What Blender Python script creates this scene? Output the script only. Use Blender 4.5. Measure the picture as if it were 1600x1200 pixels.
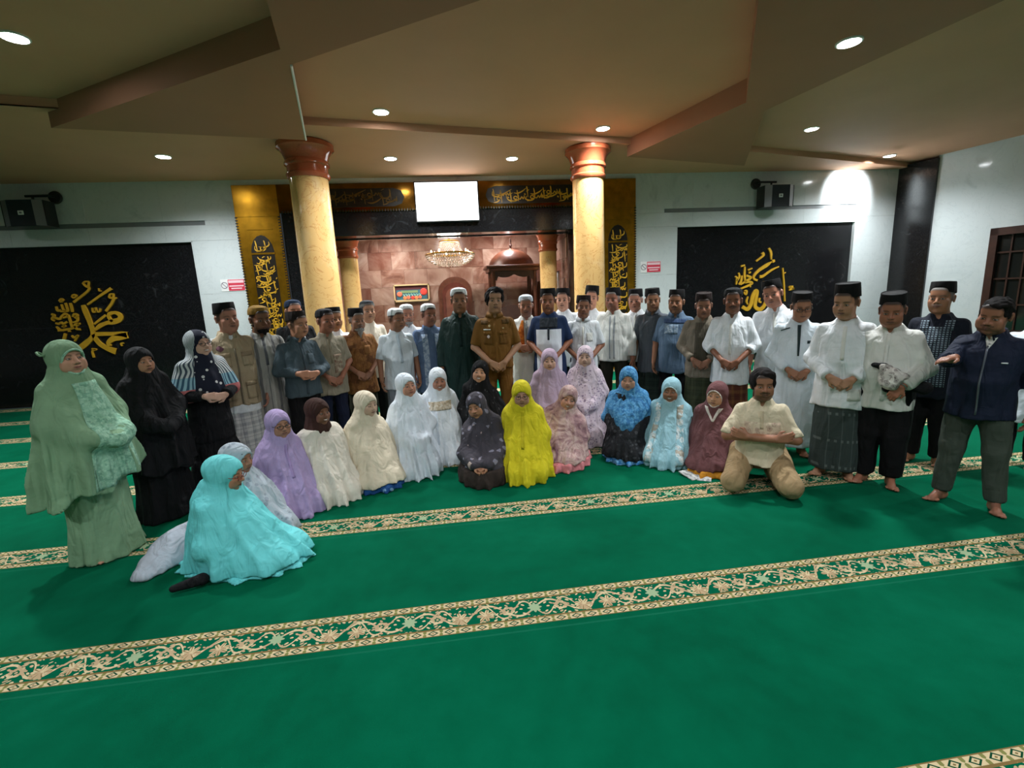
import bpy, bmesh, math, random
import numpy as np
from mathutils import Vector, Matrix
from mathutils.bvhtree import BVHTree

for _o in list(bpy.data.objects):
    bpy.data.objects.remove(_o, do_unlink=True)
SC = bpy.context.scene
COL = SC.collection
PI = math.pi
rnd = random.Random(7)

# ------------------------------------------------------------------ camera
FPX, CX, CY, EYE = 730.0, 800.0, 600.0, 1.73
PITCH, ROLL, YAW = math.atan(140 / FPX), math.radians(2.65), math.radians(6.8)
FW = np.array([math.sin(YAW) * math.cos(PITCH), math.cos(YAW) * math.cos(PITCH), -math.sin(PITCH)])
_r0 = np.array([math.cos(YAW), -math.sin(YAW), 0.0])
_u0 = np.cross(_r0, FW)
RT = _r0 * math.cos(ROLL) - _u0 * math.sin(ROLL)
UP = _u0 * math.cos(ROLL) + _r0 * math.sin(ROLL)
CAM = np.array([0.0, 0.0, EYE])
cam_d = bpy.data.cameras.new('camera')
cam_d.sensor_fit = 'HORIZONTAL'
cam_d.sensor_width = 36.0
cam_d.lens = FPX / 1600.0 * 36.0
cam_d.clip_start = 0.05
cam_o = bpy.data.objects.new('camera', cam_d)
COL.objects.link(cam_o)
cam_o.matrix_world = Matrix(((RT[0], UP[0], -FW[0], CAM[0]), (RT[1], UP[1], -FW[1], CAM[1]),
                             (RT[2], UP[2], -FW[2], CAM[2]), (0, 0, 0, 1)))
SC.camera = cam_o


def ray(x, y):
    return FW + RT * (x - CX) / FPX - UP * (y - CY) / FPX


def onz(x, y, z):                       # point of the photo on a level plane
    d = ray(x, y)
    return CAM + d * (z - EYE) / d[2]


def ony(x, y, Y):                       # point of the photo on a plane parallel to the qibla wall
    d = ray(x, y)
    return CAM + d * Y / d[1]


# ------------------------------------------------------------------ world, exposure
W = bpy.data.worlds.new('world')
SC.world = W
W.use_nodes = True
W.node_tree.nodes['Background'].inputs[0].default_value = (0.6, 0.65, 0.7, 1)
W.node_tree.nodes['Background'].inputs[1].default_value = 0.02
SC.view_settings.view_transform = 'Standard'
SC.view_settings.look = 'None'
SC.view_settings.gamma = 1.0
SC.view_settings.use_curve_mapping = False
SC.view_settings.exposure = 1.35
LAMP_W = 62.0            # watts of one recessed downlight
# recessed downlights: photo pixel + ceiling level, then unseen ones, those round the camera added to light the faces
Z_MAIN, Z_EDGE, Z_SOF = 4.17, 4.07, 3.90
LAMPS_SEEN = [(22, 57, Z_MAIN), (255, 244, Z_EDGE), (595, 174, Z_MAIN), (610, 247, Z_EDGE), (800, 247, Z_EDGE),
              (942, 200, Z_MAIN), (1268, 201, Z_MAIN), (1327, 65, Z_SOF), (1390, 243, Z_EDGE)]
LAMPS_MORE = [(0.3, -1.3, 1.0, 'unseen downlight added as fill behind the photographer, middle'), (0.5, 1.9, .3, 'unseen downlight added as fill above the middle of the open carpet'), (-3.4, -0.6, 1.0, 'unseen downlight added as fill behind the photographer, left'),
              (3.9, -0.8, .8, 'unseen downlight added as fill behind the photographer, right'), (7.6, 3.6, .8, 'downlight out of view beyond the right edge of the photo'),
              (-7.0, 4.4, .7, 'downlight out of view beyond the left edge of the photo'), (-7.9, 7.9, 1.0, 'downlight out of view above the left end of the left black panel')]


# ------------------------------------------------------------------ node helper
class NT:
    def __init__(s, name):
        s.m = bpy.data.materials.new(name)
        s.m.use_nodes = True
        s.t = s.m.node_tree
        s.b = s.t.nodes['Principled BSDF']

    def n(s, typ, **kw):
        nd = s.t.nodes.new(typ)
        for k, v in kw.items():
            setattr(nd, k, v)
        return nd

    def lk(s, a, b):
        s.t.links.new(a, b)

    def put(s, sock, v):
        if isinstance(v, bpy.types.NodeSocket):
            s.lk(v, sock)
        else:
            if hasattr(sock.default_value, '__len__') and len(sock.default_value) == 4 and len(v) == 3:
                v = (*v, 1)
            sock.default_value = v

    def M(s, op, a, b=0.0, c=0.0):
        nd = s.n('ShaderNodeMath', operation=op)
        s.put(nd.inputs[0], a)
        s.put(nd.inputs[1], b)
        s.put(nd.inputs[2], c)
        return nd.outputs[0]

    def mix(s, f, a, b):
        nd = s.n('ShaderNodeMix', data_type='RGBA')
        s.put(nd.inputs[0], f)
        s.put(nd.inputs[6], a)
        s.put(nd.inputs[7], b)
        return nd.outputs[2]

    def noise(s, scale, detail=3, vec=None, rough=0.5, dist=0.0, color=False):
        nd = s.n('ShaderNodeTexNoise')
        nd.inputs['Scale'].default_value = scale
        nd.inputs['Detail'].default_value = detail
        nd.inputs['Roughness'].default_value = rough
        nd.inputs['Distortion'].default_value = dist
        if vec is not None:
            s.lk(vec, nd.inputs['Vector'])
        return nd.outputs['Color' if color else 'Fac']

    def ramp(s, f, stops, interp='LINEAR'):
        nd = s.n('ShaderNodeValToRGB')
        cr = nd.color_ramp
        cr.interpolation = interp
        while len(cr.elements) < len(stops):
            cr.elements.new(0.5)
        for e, (p, c) in zip(cr.elements, stops):
            e.position = p
            e.color = (*c, 1) if len(c) == 3 else c
        s.put(nd.inputs[0], f)
        return nd.outputs[0]

    def obj(s):
        return s.n('ShaderNodeTexCoord').outputs['Object']

    def sep(s, v):
        nd = s.n('ShaderNodeSeparateXYZ')
        s.lk(v, nd.inputs[0])
        return nd.outputs

    def mapping(s, v, scale=(1, 1, 1), rot=(0, 0, 0), loc=(0, 0, 0)):
        nd = s.n('ShaderNodeMapping')
        s.lk(v, nd.inputs[0])
        nd.inputs['Scale'].default_value = scale
        nd.inputs['Rotation'].default_value = rot
        nd.inputs['Location'].default_value = loc
        return nd.outputs[0]

    def bump(s, h, strength=0.2, dist=0.01):
        nd = s.n('ShaderNodeBump')
        nd.inputs['Strength'].default_value = strength
        nd.inputs['Distance'].default_value = dist
        s.lk(h, nd.inputs['Height'])
        s.lk(nd.outputs[0], s.b.inputs['Normal'])

    def out(s, col=None, rough=None, metal=None, spec=None):
        if col is not None:
            s.put(s.b.inputs['Base Color'], col)
        if rough is not None:
            s.put(s.b.inputs['Roughness'], rough)
        if metal is not None:
            s.put(s.b.inputs['Metallic'], metal)
        if spec is not None:
            s.put(s.b.inputs['Specular IOR Level'], spec)
        return s.m


def lin(r, g, b):                        # sRGB 0..255 -> linear
    f = lambda c: (c / 255 / 12.92) if c / 255 <= 0.04045 else ((c / 255 + 0.055) / 1.055) ** 2.4
    return (f(r), f(g), f(b))


MATS = {}


def plain(name, rgb, rough=0.6, metal=0.0, var=0.08, scale=6.0, spec=0.5):
    if name in MATS:
        return MATS[name]
    t = NT(name)
    f = t.noise(scale, 3, t.obj())
    c0 = tuple(max(0, c * (1 - var)) for c in rgb)
    c1 = tuple(min(1, c * (1 + var)) for c in rgb)
    MATS[name] = t.out(t.ramp(f, [(0.3, c0), (0.7, c1)]), rough, metal, spec)
    return MATS[name]


# ------------------------------------------------------------------ mesh helper
def link(o, parent=None):
    COL.objects.link(o)
    if parent is not None:
        o.parent = parent
    return o


def mesh_obj(name, verts, faces, mat, parent=None, smooth=False):
    me = bpy.data.meshes.new(name)
    if isinstance(verts, np.ndarray):
        verts = verts.tolist()
    if isinstance(faces, np.ndarray):
        faces = faces.tolist()
    me.from_pydata(verts, [], faces)
    if smooth:
        me.polygons.foreach_set('use_smooth', [True] * len(me.polygons))
    me.materials.append(mat)
    me.update()
    return link(bpy.data.objects.new(name, me), parent)


def tag(o, label, cat, group=None):
    o['label'] = label
    o['category'] = cat
    if group:
        o['group'] = group
    return o


def structure(o):
    o['kind'] = 'structure'
    return o


def empty(name, loc=(0, 0, 0), rz=0.0):
    o = bpy.data.objects.new(name, None)
    o.empty_display_size = 0.1
    o.location = loc
    o.rotation_euler = (0, 0, rz)
    return link(o)


class MB:                                # collects boxes, tubes and lathes into one mesh
    def __init__(s):
        s.v, s.f = [], []

    def raw(s, v, f):
        b = len(s.v)
        s.v += [tuple(p) for p in v]
        s.f += [tuple(i + b for i in q) for q in f]
        return s

    def box(s, x0, x1, y0, y1, z0, z1, bev=0.0):
        if bev <= 0:
            v = [(x, y, z) for x in (x0, x1) for y in (y0, y1) for z in (z0, z1)]
            return s.raw(v, [(0, 1, 3, 2), (4, 6, 7, 5), (0, 4, 5, 1), (2, 3, 7, 6), (0, 2, 6, 4), (1, 5, 7, 3)])
        bm = bmesh.new()
        bmesh.ops.create_cube(bm, size=1)
        for q in bm.verts:
            q.co = Vector(((x0 + x1) / 2 + q.co.x * (x1 - x0), (y0 + y1) / 2 + q.co.y * (y1 - y0),
                           (z0 + z1) / 2 + q.co.z * (z1 - z0)))
        bmesh.ops.bevel(bm, geom=list(bm.edges), offset=bev, segments=1, affect='EDGES', profile=0.5)
        bm.verts.index_update()
        s.raw([tuple(q.co) for q in bm.verts], [tuple(l.vert.index for l in f.loops) for f in bm.faces])
        bm.free()
        return s

    def lathe(s, prof, n=24, c=(0, 0, 0), sx=1.0, sy=1.0):   # prof: (r, z)
        v, f = [], []
        for r, z in prof:
            for i in range(n):
                a = 2 * PI * i / n
                v.append((c[0] + r * math.cos(a) * sx, c[1] + r * math.sin(a) * sy, c[2] + z))
        for j in range(len(prof) - 1):
            for i in range(n):
                k = (i + 1) % n
                f.append((j * n + i, j * n + k, (j + 1) * n + k, (j + 1) * n + i))
        f.append(tuple(range(n))[::-1])
        f.append(tuple((len(prof) - 1) * n + i for i in range(n)))
        return s.raw(v, f)

    def tube(s, pts, r, n=8, closed=False):
        pts = [Vector(p) for p in pts]
        rr = r if isinstance(r, (list, tuple)) else [r] * len(pts)
        v, f = [], []
        m = len(pts)
        up = Vector((0.13, 0.21, 1)).normalized()
        for i, p in enumerate(pts):
            a = pts[(i - 1) % m] if (closed or i > 0) else p
            b = pts[(i + 1) % m] if (closed or i < m - 1) else p
            d = (b - a).normalized()
            u = d.cross(up)
            if u.length < 1e-3:
                u = d.cross(Vector((1, 0, 0)))
            u.normalize()
            w = u.cross(d)
            for j in range(n):
                t = 2 * PI * j / n
                v.append(tuple(p + (u * math.cos(t) + w * math.sin(t)) * rr[i]))
        for i in range(m if closed else m - 1):
            k = (i + 1) % m
            for j in range(n):
                l = (j + 1) % n
                f.append((i * n + j, i * n + l, k * n + l, k * n + j))
        if not closed:
            f.append(tuple(range(n)))
            f.append(tuple((m - 1) * n + j for j in range(n))[::-1])
        return s.raw(v, f)

    def prism(s, poly, z0, z1):          # poly: list of (x, y)
        n = len(poly)
        v = [(x, y, z0) for x, y in poly] + [(x, y, z1) for x, y in poly]
        f = [tuple(range(n))[::-1], tuple(range(n, 2 * n))]
        f += [(i, (i + 1) % n, n + (i + 1) % n, n + i) for i in range(n)]
        return s.raw(v, f)

    def wallprism(s, poly, y0, y1):      # poly in (x, z) on a wall, thickness along y
        n = len(poly)
        v = [(x, y0, z) for x, z in poly] + [(x, y1, z) for x, z in poly]
        f = [tuple(range(n)), tuple(range(n, 2 * n))[::-1]]
        f += [((i + 1) % n, i, n + i, n + (i + 1) % n) for i in range(n)]
        return s.raw(v, f)

    def build(s, name, mat, parent=None, smooth=False):
        o = mesh_obj(name, s.v, s.f, mat, parent, smooth)
        bm = bmesh.new()
        bm.from_mesh(o.data)
        bmesh.ops.recalc_face_normals(bm, faces=bm.faces)
        bm.to_mesh(o.data)
        bm.free()
        if smooth:
            try:
                o.data.set_sharp_from_angle(angle=0.7)
            except Exception:
                pass
        return o


def catmull(pts, per=6):
    pts = [np.array(p, float) for p in pts]
    if len(pts) < 3:
        return [pts[0] + (pts[1] - pts[0]) * t for t in np.linspace(0, 1, per)]
    P = [2 * pts[0] - pts[1]] + pts + [2 * pts[-1] - pts[-2]]
    out = []
    for i in range(1, len(P) - 2):
        for k in range(per):
            t = k / per
            out.append(0.5 * (2 * P[i] + (P[i + 1] - P[i - 1]) * t + (2 * P[i - 1] - 5 * P[i] + 4 * P[i + 1] - P[i + 2]) * t * t
                              + (-P[i - 1] + 3 * P[i] - 3 * P[i + 1] + P[i + 2]) * t ** 3))
    out.append(pts[-1])
    return out


def stroke(mb, pts, y_front, y_back, closed=False):
    """pts: (x, z, width) on a wall; adds a raised ribbon with those widths."""
    if closed:
        pts = list(pts) + [pts[0]]
    c = catmull(pts)
    L, Rr = [], []
    for i in range(len(c)):
        a, b = c[max(0, i - 1)], c[min(len(c) - 1, i + 1)]
        d = np.array([b[0] - a[0], b[1] - a[1]])
        d /= (np.linalg.norm(d) + 1e-9)
        n = np.array([-d[1], d[0]])
        w = max(0.002, c[i][2]) / 2
        L.append((c[i][0] + n[0] * w, c[i][1] + n[1] * w))
        Rr.append((c[i][0] - n[0] * w, c[i][1] - n[1] * w))
    m = len(c)
    v = [(x, y_front, z) for x, z in L] + [(x, y_front, z) for x, z in Rr]
    v += [(x, y_back, z) for x, z in L] + [(x, y_back, z) for x, z in Rr]
    f = []
    for i in range(m - 1):
        f.append((i, i + 1, m + i + 1, m + i))
        f.append((i, 2 * m + i, 2 * m + i + 1, i + 1))
        f.append((m + i, m + i + 1, 3 * m + i + 1, 3 * m + i))
    f.append((0, m, 3 * m, 2 * m))
    f.append((m - 1, 2 * m - 1 + 2 * m, 2 * m - 1, m - 1)[:3])
    mb.raw(v, f)


# ------------------------------------------------------------------ setting materials
def carpet_material():
    t = NT('carpet')
    p = t.n('ShaderNodeNewGeometry').outputs['Position']
    x, y, _ = t.sep(p)
    M = t.M
    # rows: 1.235 m apart, stripe half width .13
    r = M('SUBTRACT', M('MODULO', M('ADD', M('SUBTRACT', y, 2.315), 0.6175 + 12.35), 1.235), 0.6175)
    av = M('ABSOLUTE', r)
    in_str = M('LESS_THAN', av, 0.131)
    # ---- border bands with lozenges
    per = 0.086
    fx = M('SUBTRACT', M('FRACT', M('DIVIDE', x, per)), 0.5)
    fv = M('DIVIDE', M('SUBTRACT', av, 0.107), 0.046)
    dia = M('ADD', M('MULTIPLY', M('ABSOLUTE', fx), 1.25), M('ABSOLUTE', fv))
    ring = M('MULTIPLY', M('GREATER_THAN', dia, 0.26), M('LESS_THAN', dia, 0.42))
    dot = M('LESS_THAN', dia, 0.10)
    tri = M('MULTIPLY', M('GREATER_THAN', dia, 0.62),
            M('LESS_THAN', M('ABSOLUTE', M('SUBTRACT', M('ABSOLUTE', fx), 0.5)), 0.10))
    tri2 = M('GREATER_THAN', M('ABSOLUTE', fv), 0.42)
    band = M('GREATER_THAN', av, 0.083)
    cream, tan, pink = lin(196, 176, 140), lin(118, 96, 58), lin(176, 150, 118)
    green, dgreen = (0.0, 0.088, 0.042), lin(14, 62, 40)
    bcol = t.mix(ring, cream, dgreen)
    bcol = t.mix(dot, bcol, tan)
    bcol = t.mix(tri, bcol, lin(120, 120, 70))
    bcol = t.mix(tri2, bcol, tan)
    # ---- running floral centre, repeat .69
    rep = 0.69
    u = M('MULTIPLY', M('SUBTRACT', M('FRACT', M('DIVIDE', x, rep)), 0.5), rep)
    au = M('ABSOLUTE', u)

    def polar(cu, cv=0.0):
        du = M('SUBTRACT', au, cu)
        dv = M('SUBTRACT', r, cv)
        rad = M('SQRT', M('ADD', M('MULTIPLY', du, du), M('MULTIPLY', dv, dv)))
        ang = M('ARCTAN2', dv, du)
        return rad, ang
    one = None

    def orr(a, b):
        return b if a is None else M('MAXIMUM', a, b)
    # ring flowers
    rad, ang = polar(0.15, -0.004)
    fl = M('LESS_THAN', M('ABSOLUTE', M('SUBTRACT', rad, 0.026)), M('ADD', 0.0095, M('MULTIPLY', M('SINE', M('MULTIPLY', ang, 6)), 0.003)))
    fl_c = M('LESS_THAN', rad, 0.007)
    one = orr(one, M('MAXIMUM', fl, fl_c))
    # lotus flowers (fan of petals)
    rad2, ang2 = polar(0.275, -0.02)
    pet = M('LESS_THAN', rad2, M('ADD', 0.022, M('MULTIPLY', M('ABSOLUTE', M('COSINE', M('MULTIPLY', ang2, 3.5))), 0.028)))
    vein = M('LESS_THAN', M('ABSOLUTE', M('SINE', M('MULTIPLY', ang2, 3.5))), 0.22)
    vein = M('MULTIPLY', vein, M('GREATER_THAN', rad2, 0.012))
    one = orr(one, pet)
    # vine
    vine = M('ABSOLUTE', M('SUBTRACT', r, M('MULTIPLY', M('SINE', M('MULTIPLY', u, 2 * PI / 0.345)), 0.055)))
    vn = M('LESS_THAN', vine, 0.0075)
    vine2 = M('ABSOLUTE', M('ADD', r, M('MULTIPLY', M('SINE', M('MULTIPLY', u, 2 * PI / 0.23)), 0.062)))
    vn2 = M('LESS_THAN', vine2, 0.0065)
    one = orr(orr(one, vn), vn2)
    # leaves: stretched cells
    vo = t.n('ShaderNodeTexVoronoi')
    vo.inputs['Scale'].default_value = 1.0
    cmb = t.n('ShaderNodeCombineXYZ')
    t.put(cmb.inputs[0], M('MULTIPLY', au, 30.0))
    t.put(cmb.inputs[1], M('MULTIPLY', M('ADD', r, M('MULTIPLY', M('SINE', M('MULTIPLY', au, 60)), 0.01)), 44.0))
    t.lk(cmb.outputs[0], vo.inputs['Vector'])
    leaf = M('LESS_THAN', vo.outputs['Distance'], 0.30)
    one = orr(one, leaf)
    # pale medallion
    rad3, ang3 = polar(0.0, 0.0)
    med = M('LESS_THAN', rad3, M('ADD', 0.034, M('MULTIPLY', M('COSINE', M('MULTIPLY', ang3, 8)), 0.007)))
    ccol = t.mix(one, green, t.mix(M('GREATER_THAN', vo.outputs['Color'], 0.55), cream, pink))
    ccol = t.mix(vein, ccol, t.mix(pet, ccol, tan))
    ccol = t.mix(med, ccol, lin(146, 164, 130))
    edge = M('MULTIPLY', M('GREATER_THAN', av, 0.076), M('LESS_THAN', av, 0.083))
    ccol = t.mix(edge, ccol, tan)
    stripe = t.mix(band, ccol, bcol)
    # ---- plain pile: brushed lighter and darker
    n1 = t.noise(0.9, 4, p, 0.6, 0.6)
    n2 = t.noise(7.0, 3, p, 0.6)
    g = t.ramp(t.M('ADD', t.M('MULTIPLY', n1, 0.75), t.M('MULTIPLY', n2, 0.25)),
               [(0.30, (0.0, 0.062, 0.028)), (0.5, (0.0, 0.090, 0.042)), (0.72, (0.001, 0.120, 0.060))])
    seam = M('LESS_THAN', M('ABSOLUTE', M('ADD', r, 0.175)), 0.006)
    g = t.mix(M('MULTIPLY', seam, 0.5), g, (0.01, 0.13, 0.075))
    col = t.mix(in_str, g, stripe)
    t.bump(t.noise(420, 2, p), 0.35, 0.004)
    t.b.inputs['Sheen Weight'].default_value = 0.04
    t.b.inputs['Sheen Roughness'].default_value = 0.5
    t.b.inputs['Sheen Tint'].default_value = (0.1, 0.7, 0.4, 1)
    return t.out(col, 0.95, 0, 0.03)


def marble(name, base, vein, dark, scale=1.2, rough=0.12, amt=0.55, dist=1.6):
    t = NT(name)
    p = t.n('ShaderNodeNewGeometry').outputs['Position']
    n = t.noise(scale, 7, p, 0.62, dist)
    c = t.ramp(n, [(0.28, dark), (0.44, base), (0.60, base), (0.72, vein)])
    v = t.noise(scale * 2.3, 5, p, 0.6, 2.6)
    ve = t.M('LESS_THAN', t.M('ABSOLUTE', t.M('SUBTRACT', v, 0.5)), 0.012)
    c = t.mix(t.M('MULTIPLY', ve, amt), c, vein)
    return t.out(c, rough, 0, 0.5)


M_CARPET = carpet_material()
M_WHITE = marble('white_marble', lin(204, 211, 213), lin(178, 187, 191), lin(196, 204, 207), 0.7, 0.12, 0.25)
M_BLACK = marble('black_granite', lin(20, 20, 22), lin(52, 53, 56), lin(14, 14, 15), 3.0, 0.16, 0.3)
M_YELLOW = marble('yellow_marble', lin(230, 186, 122), lin(190, 112, 54), lin(234, 204, 156), 0.9, 0.10, 0.45, 1.4)
M_REDSTONE = marble('red_marble', lin(178, 92, 60), lin(140, 62, 40), lin(196, 112, 78), 3.0, 0.12, 0.3)


def tile_material():
    t = NT('rose_marble')
    p = t.n('ShaderNodeNewGeometry').outputs['Position']
    rr = t.n('ShaderNodeObjectInfo').outputs['Random']
    off = t.n('ShaderNodeCombineXYZ')
    t.put(off.inputs[0], t.M('MULTIPLY', rr, 37.0))
    t.put(off.inputs[2], t.M('MULTIPLY', rr, 19.0))
    va = t.n('ShaderNodeVectorMath', operation='ADD')
    t.lk(p, va.inputs[0])
    t.lk(off.outputs[0], va.inputs[1])
    n = t.noise(1.7, 6, va.outputs[0], 0.6, 1.0)
    c = t.ramp(n, [(0.32, lin(86, 50, 40)), (0.44, lin(122, 84, 70)), (0.56, lin(146, 114, 100)), (0.68, lin(168, 140, 126))])
    c = t.mix(t.M('MULTIPLY', rr, 0.75), c, t.mix(t.M('GREATER_THAN', rr, 0.6), lin(152, 124, 110), lin(98, 58, 46)))
    return t.out(c, 0.18, 0, 0.5)


M_TILE = tile_material()
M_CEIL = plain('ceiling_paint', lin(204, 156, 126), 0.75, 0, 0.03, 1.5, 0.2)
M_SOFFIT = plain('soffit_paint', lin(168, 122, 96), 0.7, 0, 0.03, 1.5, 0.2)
M_GOLD = plain('polished_gold', lin(190, 138, 36), 0.26, 0.9, 0.18, 9.0)
M_GOLDD = plain('gold_dark_reflection', lin(120, 84, 30), 0.14, 1.0, 0.25, 6.0)  # gold of the frame, with its dark ceiling reflection put into the colour
M_BRONZE = plain('dull_bronze', lin(120, 92, 44), 0.4, 0.8, 0.2, 9.0)
M_GOLDL = plain('gold_letters', lin(220, 168, 44), 0.45, 0.15, 0.08, 9.0)
M_DARKP = plain('dark_cartouche', lin(34, 28, 22), 0.35, 0.3, 0.3, 20)
M_WOOD = plain('red_wood', lin(88, 46, 30), 0.35, 0, 0.25, 14)
M_WOODD = plain('dark_wood', lin(58, 32, 24), 0.4, 0, 0.25, 10)
M_BLK = plain('black_plastic', lin(26, 27, 30), 0.45, 0, 0.1)
M_GREY = plain('grey_plastic', lin(110, 112, 116), 0.4, 0, 0.05)
M_WP = plain('white_plastic', lin(230, 230, 230), 0.5, 0, 0.02)
M_RED = plain('red_print', lin(206, 48, 72), 0.6, 0, 0.04)
M_PINK = plain('pale_pink_print', lin(238, 200, 208), 0.6, 0, 0.04)


def emitter(name, rgb, s):
    t = NT(name)
    t.b.inputs['Emission Color'].default_value = (*rgb, 1)
    t.b.inputs['Emission Strength'].default_value = s
    return t.out((0.9, 0.9, 0.9), 0.5)


M_LED = emitter('led_lens', (0.95, 0.98, 1.0), 28.0)
M_SCREEN = emitter('lit_screen', (0.97, 0.98, 1.0), 1.6)
M_CRYS_L = emitter('candle_bulb', (1.0, 0.80, 0.5), 9.0)
# ================================================================== the setting
YB = 9.91                                # qibla wall
UA = math.radians(11.5)                  # the building (ceiling, right wall) is turned against the qibla wall
UX, VX = np.array([math.cos(UA), math.sin(UA)]), np.array([-math.sin(UA), math.cos(UA)])
RW0 = np.array([10.12, YB])              # corner with the right wall
RDIR = np.array([0.235, -0.972])
RW1 = RW0 + RDIR * 15.0
XL, YR = -13.0, -4.6
MXH, MY1, MZ = 2.62, 12.6, 3.55          # mihrab room: half width, back, ceiling

fl = MB().prism([(XL, YR), (RW1[0] + 0.3, YR), (RW0[0] + 0.4, YB + 0.02), (MXH, YB + 0.02), (MXH, MY1 + .1), (-MXH, MY1 + .1), (-MXH, YB + 0.02), (XL, YB + 0.02)], -0.1, 0.0)
structure(fl.build('floor', M_CARPET))

# ---- qibla wall in pieces round the portal and the two black panels
wl = structure(empty('wall_back'))
t_w = 0.22
PZ1 = 3.0                                # top of black panels
PL0, PL1, PR0, PR1 = -9.15, -4.80, 4.88, 9.12
GX, GT = 3.95, 3.97                      # outer edge and top of the gold frame


def wpiece(n, x0, x1, z0, z1, y0=YB, y1=YB + t_w, mat=M_WHITE):
    MB().box(x0, x1, y0, y1, z0, z1).build(n, mat, wl)


# slabs of white marble with thin joints
def slabs(x0, x1, z0, z1, y0=YB, y1=YB + t_w):
    nx = max(1, round((x1 - x0) / 1.25))
    nz = max(1, round((z1 - z0) / 0.95))
    for i in range(nx):
        for j in range(nz):
            a, b = x0 + (x1 - x0) * i / nx, x0 + (x1 - x0) * (i + 1) / nx
            c, d = z0 + (z1 - z0) * j / nz, z0 + (z1 - z0) * (j + 1) / nz
            o = MB().box(a + .0012, b - .0012, y0, y0 + .03, c + .0012, d - .0012, .001).build('marble_slab', M_WHITE, wl)


wpiece('backing', XL, PL0 - .3, 0, 4.4, YB + .031)
wpiece('backing', PR1 + .3, RW0[0] + .5, 0, 4.4, YB + .031)
wpiece('backing', PL0 - .3, PR1 + .3, GT, 4.4, YB + .031)
wpiece('backing', PL0 - .3, -GX, PZ1 + .12, GT, YB + .031)
wpiece('backing', GX, PR1 + .3, PZ1 + .12, GT, YB + .031)
wpiece('backing', PL1 + .2, -GX, 0, PZ1 + .12, YB + .031)
wpiece('backing', GX, PR0 - .2, 0, PZ1 + .12, YB + .031)
wpiece('backing', PL0 - .3, PL0 - .1, 0, PZ1 + .12, YB + .031)
wpiece('backing', PR1 + .1, PR1 + .3, 0, PZ1 + .12, YB + .031)
slabs(XL, PL0, 0, 4.12)
slabs(PL0, -GX, 3.36, 4.12)
slabs(-GX, GX, GT, 4.12)
slabs(GX, PR1, 3.36, 4.12)
slabs(PR1, RW0[0] + .3, 0, 4.12)
slabs(PL1, -GX, 0, PZ1)
slabs(GX, PR0, 0, PZ1)
slabs(PL0, -GX, PZ1, 3.28)
slabs(GX, PR1, PZ1, 3.28)
# groove above each panel, its shade painted in grey
M_GROOVE = plain('groove_shade_grey', lin(118, 122, 124), 0.6, 0, .04)
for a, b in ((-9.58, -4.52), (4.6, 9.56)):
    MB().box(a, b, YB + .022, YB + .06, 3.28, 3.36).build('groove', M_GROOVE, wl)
for a, b in ((PL0, -9.58), (-4.52, -GX), (GX, 4.6)):
    MB().box(min(a, b), max(a, b), YB, YB + .06, 3.28, 3.36).build('marble_slab', M_WHITE, wl)
# black granite panels, recessed, in big slabs
for nm, (a, b) in (('panel', (PL0, PL1)), ('panel', (PR0, PR1))):
    n = 4
    for i in range(n):
        for j in range(2):
            x0, x1 = a + (b - a) * i / n, a + (b - a) * (i + 1) / n
            MB().box(x0 + .001, x1 - .001, YB + .07, YB + .12, PZ1 * j / 2 + .001, PZ1 * (j + 1) / 2 - .001, .001).build('granite_slab', M_BLACK, wl)
    MB().box(a, a + .02, YB, YB + .12, 0, PZ1).box(b - .02, b, YB, YB + .12, 0, PZ1).box(a, b, YB, YB + .12, PZ1 - .02, PZ1).build('panel_reveal', M_WHITE, wl)

# ---- portal of black granite behind the gold frame
po = structure(empty('trim_1'))
MB().box(-3.13, -MXH, YB, YB + .5, 0, 3.45).build('jamb', M_BLACK, po)
MB().box(MXH, 3.13, YB, YB + .5, 0, 3.45).build('jamb', M_BLACK, po)
MB().box(-MXH, MXH, YB - .01, YB + .5, 3.0, 3.45, .01).build('lintel', M_BLACK, po)
MB().box(-MXH, MXH, YB + .5, YB + .62, 2.98, MZ).build('lintel_back', M_BLACK, po)

# ---- mihrab room of rose marble tiles
mi = structure(empty('wall_mihrab'))
MB().box(-MXH - .3, MXH + .3, MY1 + .02, MY1 + .2, 0, MZ + .1).box(-MXH - .3, -MXH - .02, YB + .3, MY1 + .2, 0, MZ + .1).box(MXH + .02, MXH + .3, YB + .3, MY1 + .2, 0, MZ + .1).build('backing', plain('grout', lin(120, 84, 70), .8), mi)
tw, th = 0.585, 0.44
me_cache = {}


def tile(parent, x0, x1, z0, z1, y, side=0):
    g = .0015
    w, h = x1 - x0 - 2 * g, z1 - z0 - 2 * g
    key = (round(w, 3), round(h, 3), side)
    if key not in me_cache:
        mb = MB()
        if side == 0:
            mb.box(0, w, 0, .03, 0, h, .003)
        else:
            mb.box(0, .03, 0, w, 0, h, .003)
        o = mb.build('tile', M_TILE, parent)
        me_cache[key] = o.data
    else:
        o = link(bpy.data.objects.new('tile', me_cache[key]), parent)
    dz = rnd.uniform(-.0015, .0015)
    if side == 0:
        o.location = (x0 + g, y + dz, z0 + g)
    elif side == 1:
        o.location = (y + dz, x0 + g, z0 + g)
    else:
        o.location = (y - .03 + dz, x0 + g, z0 + g)


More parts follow.
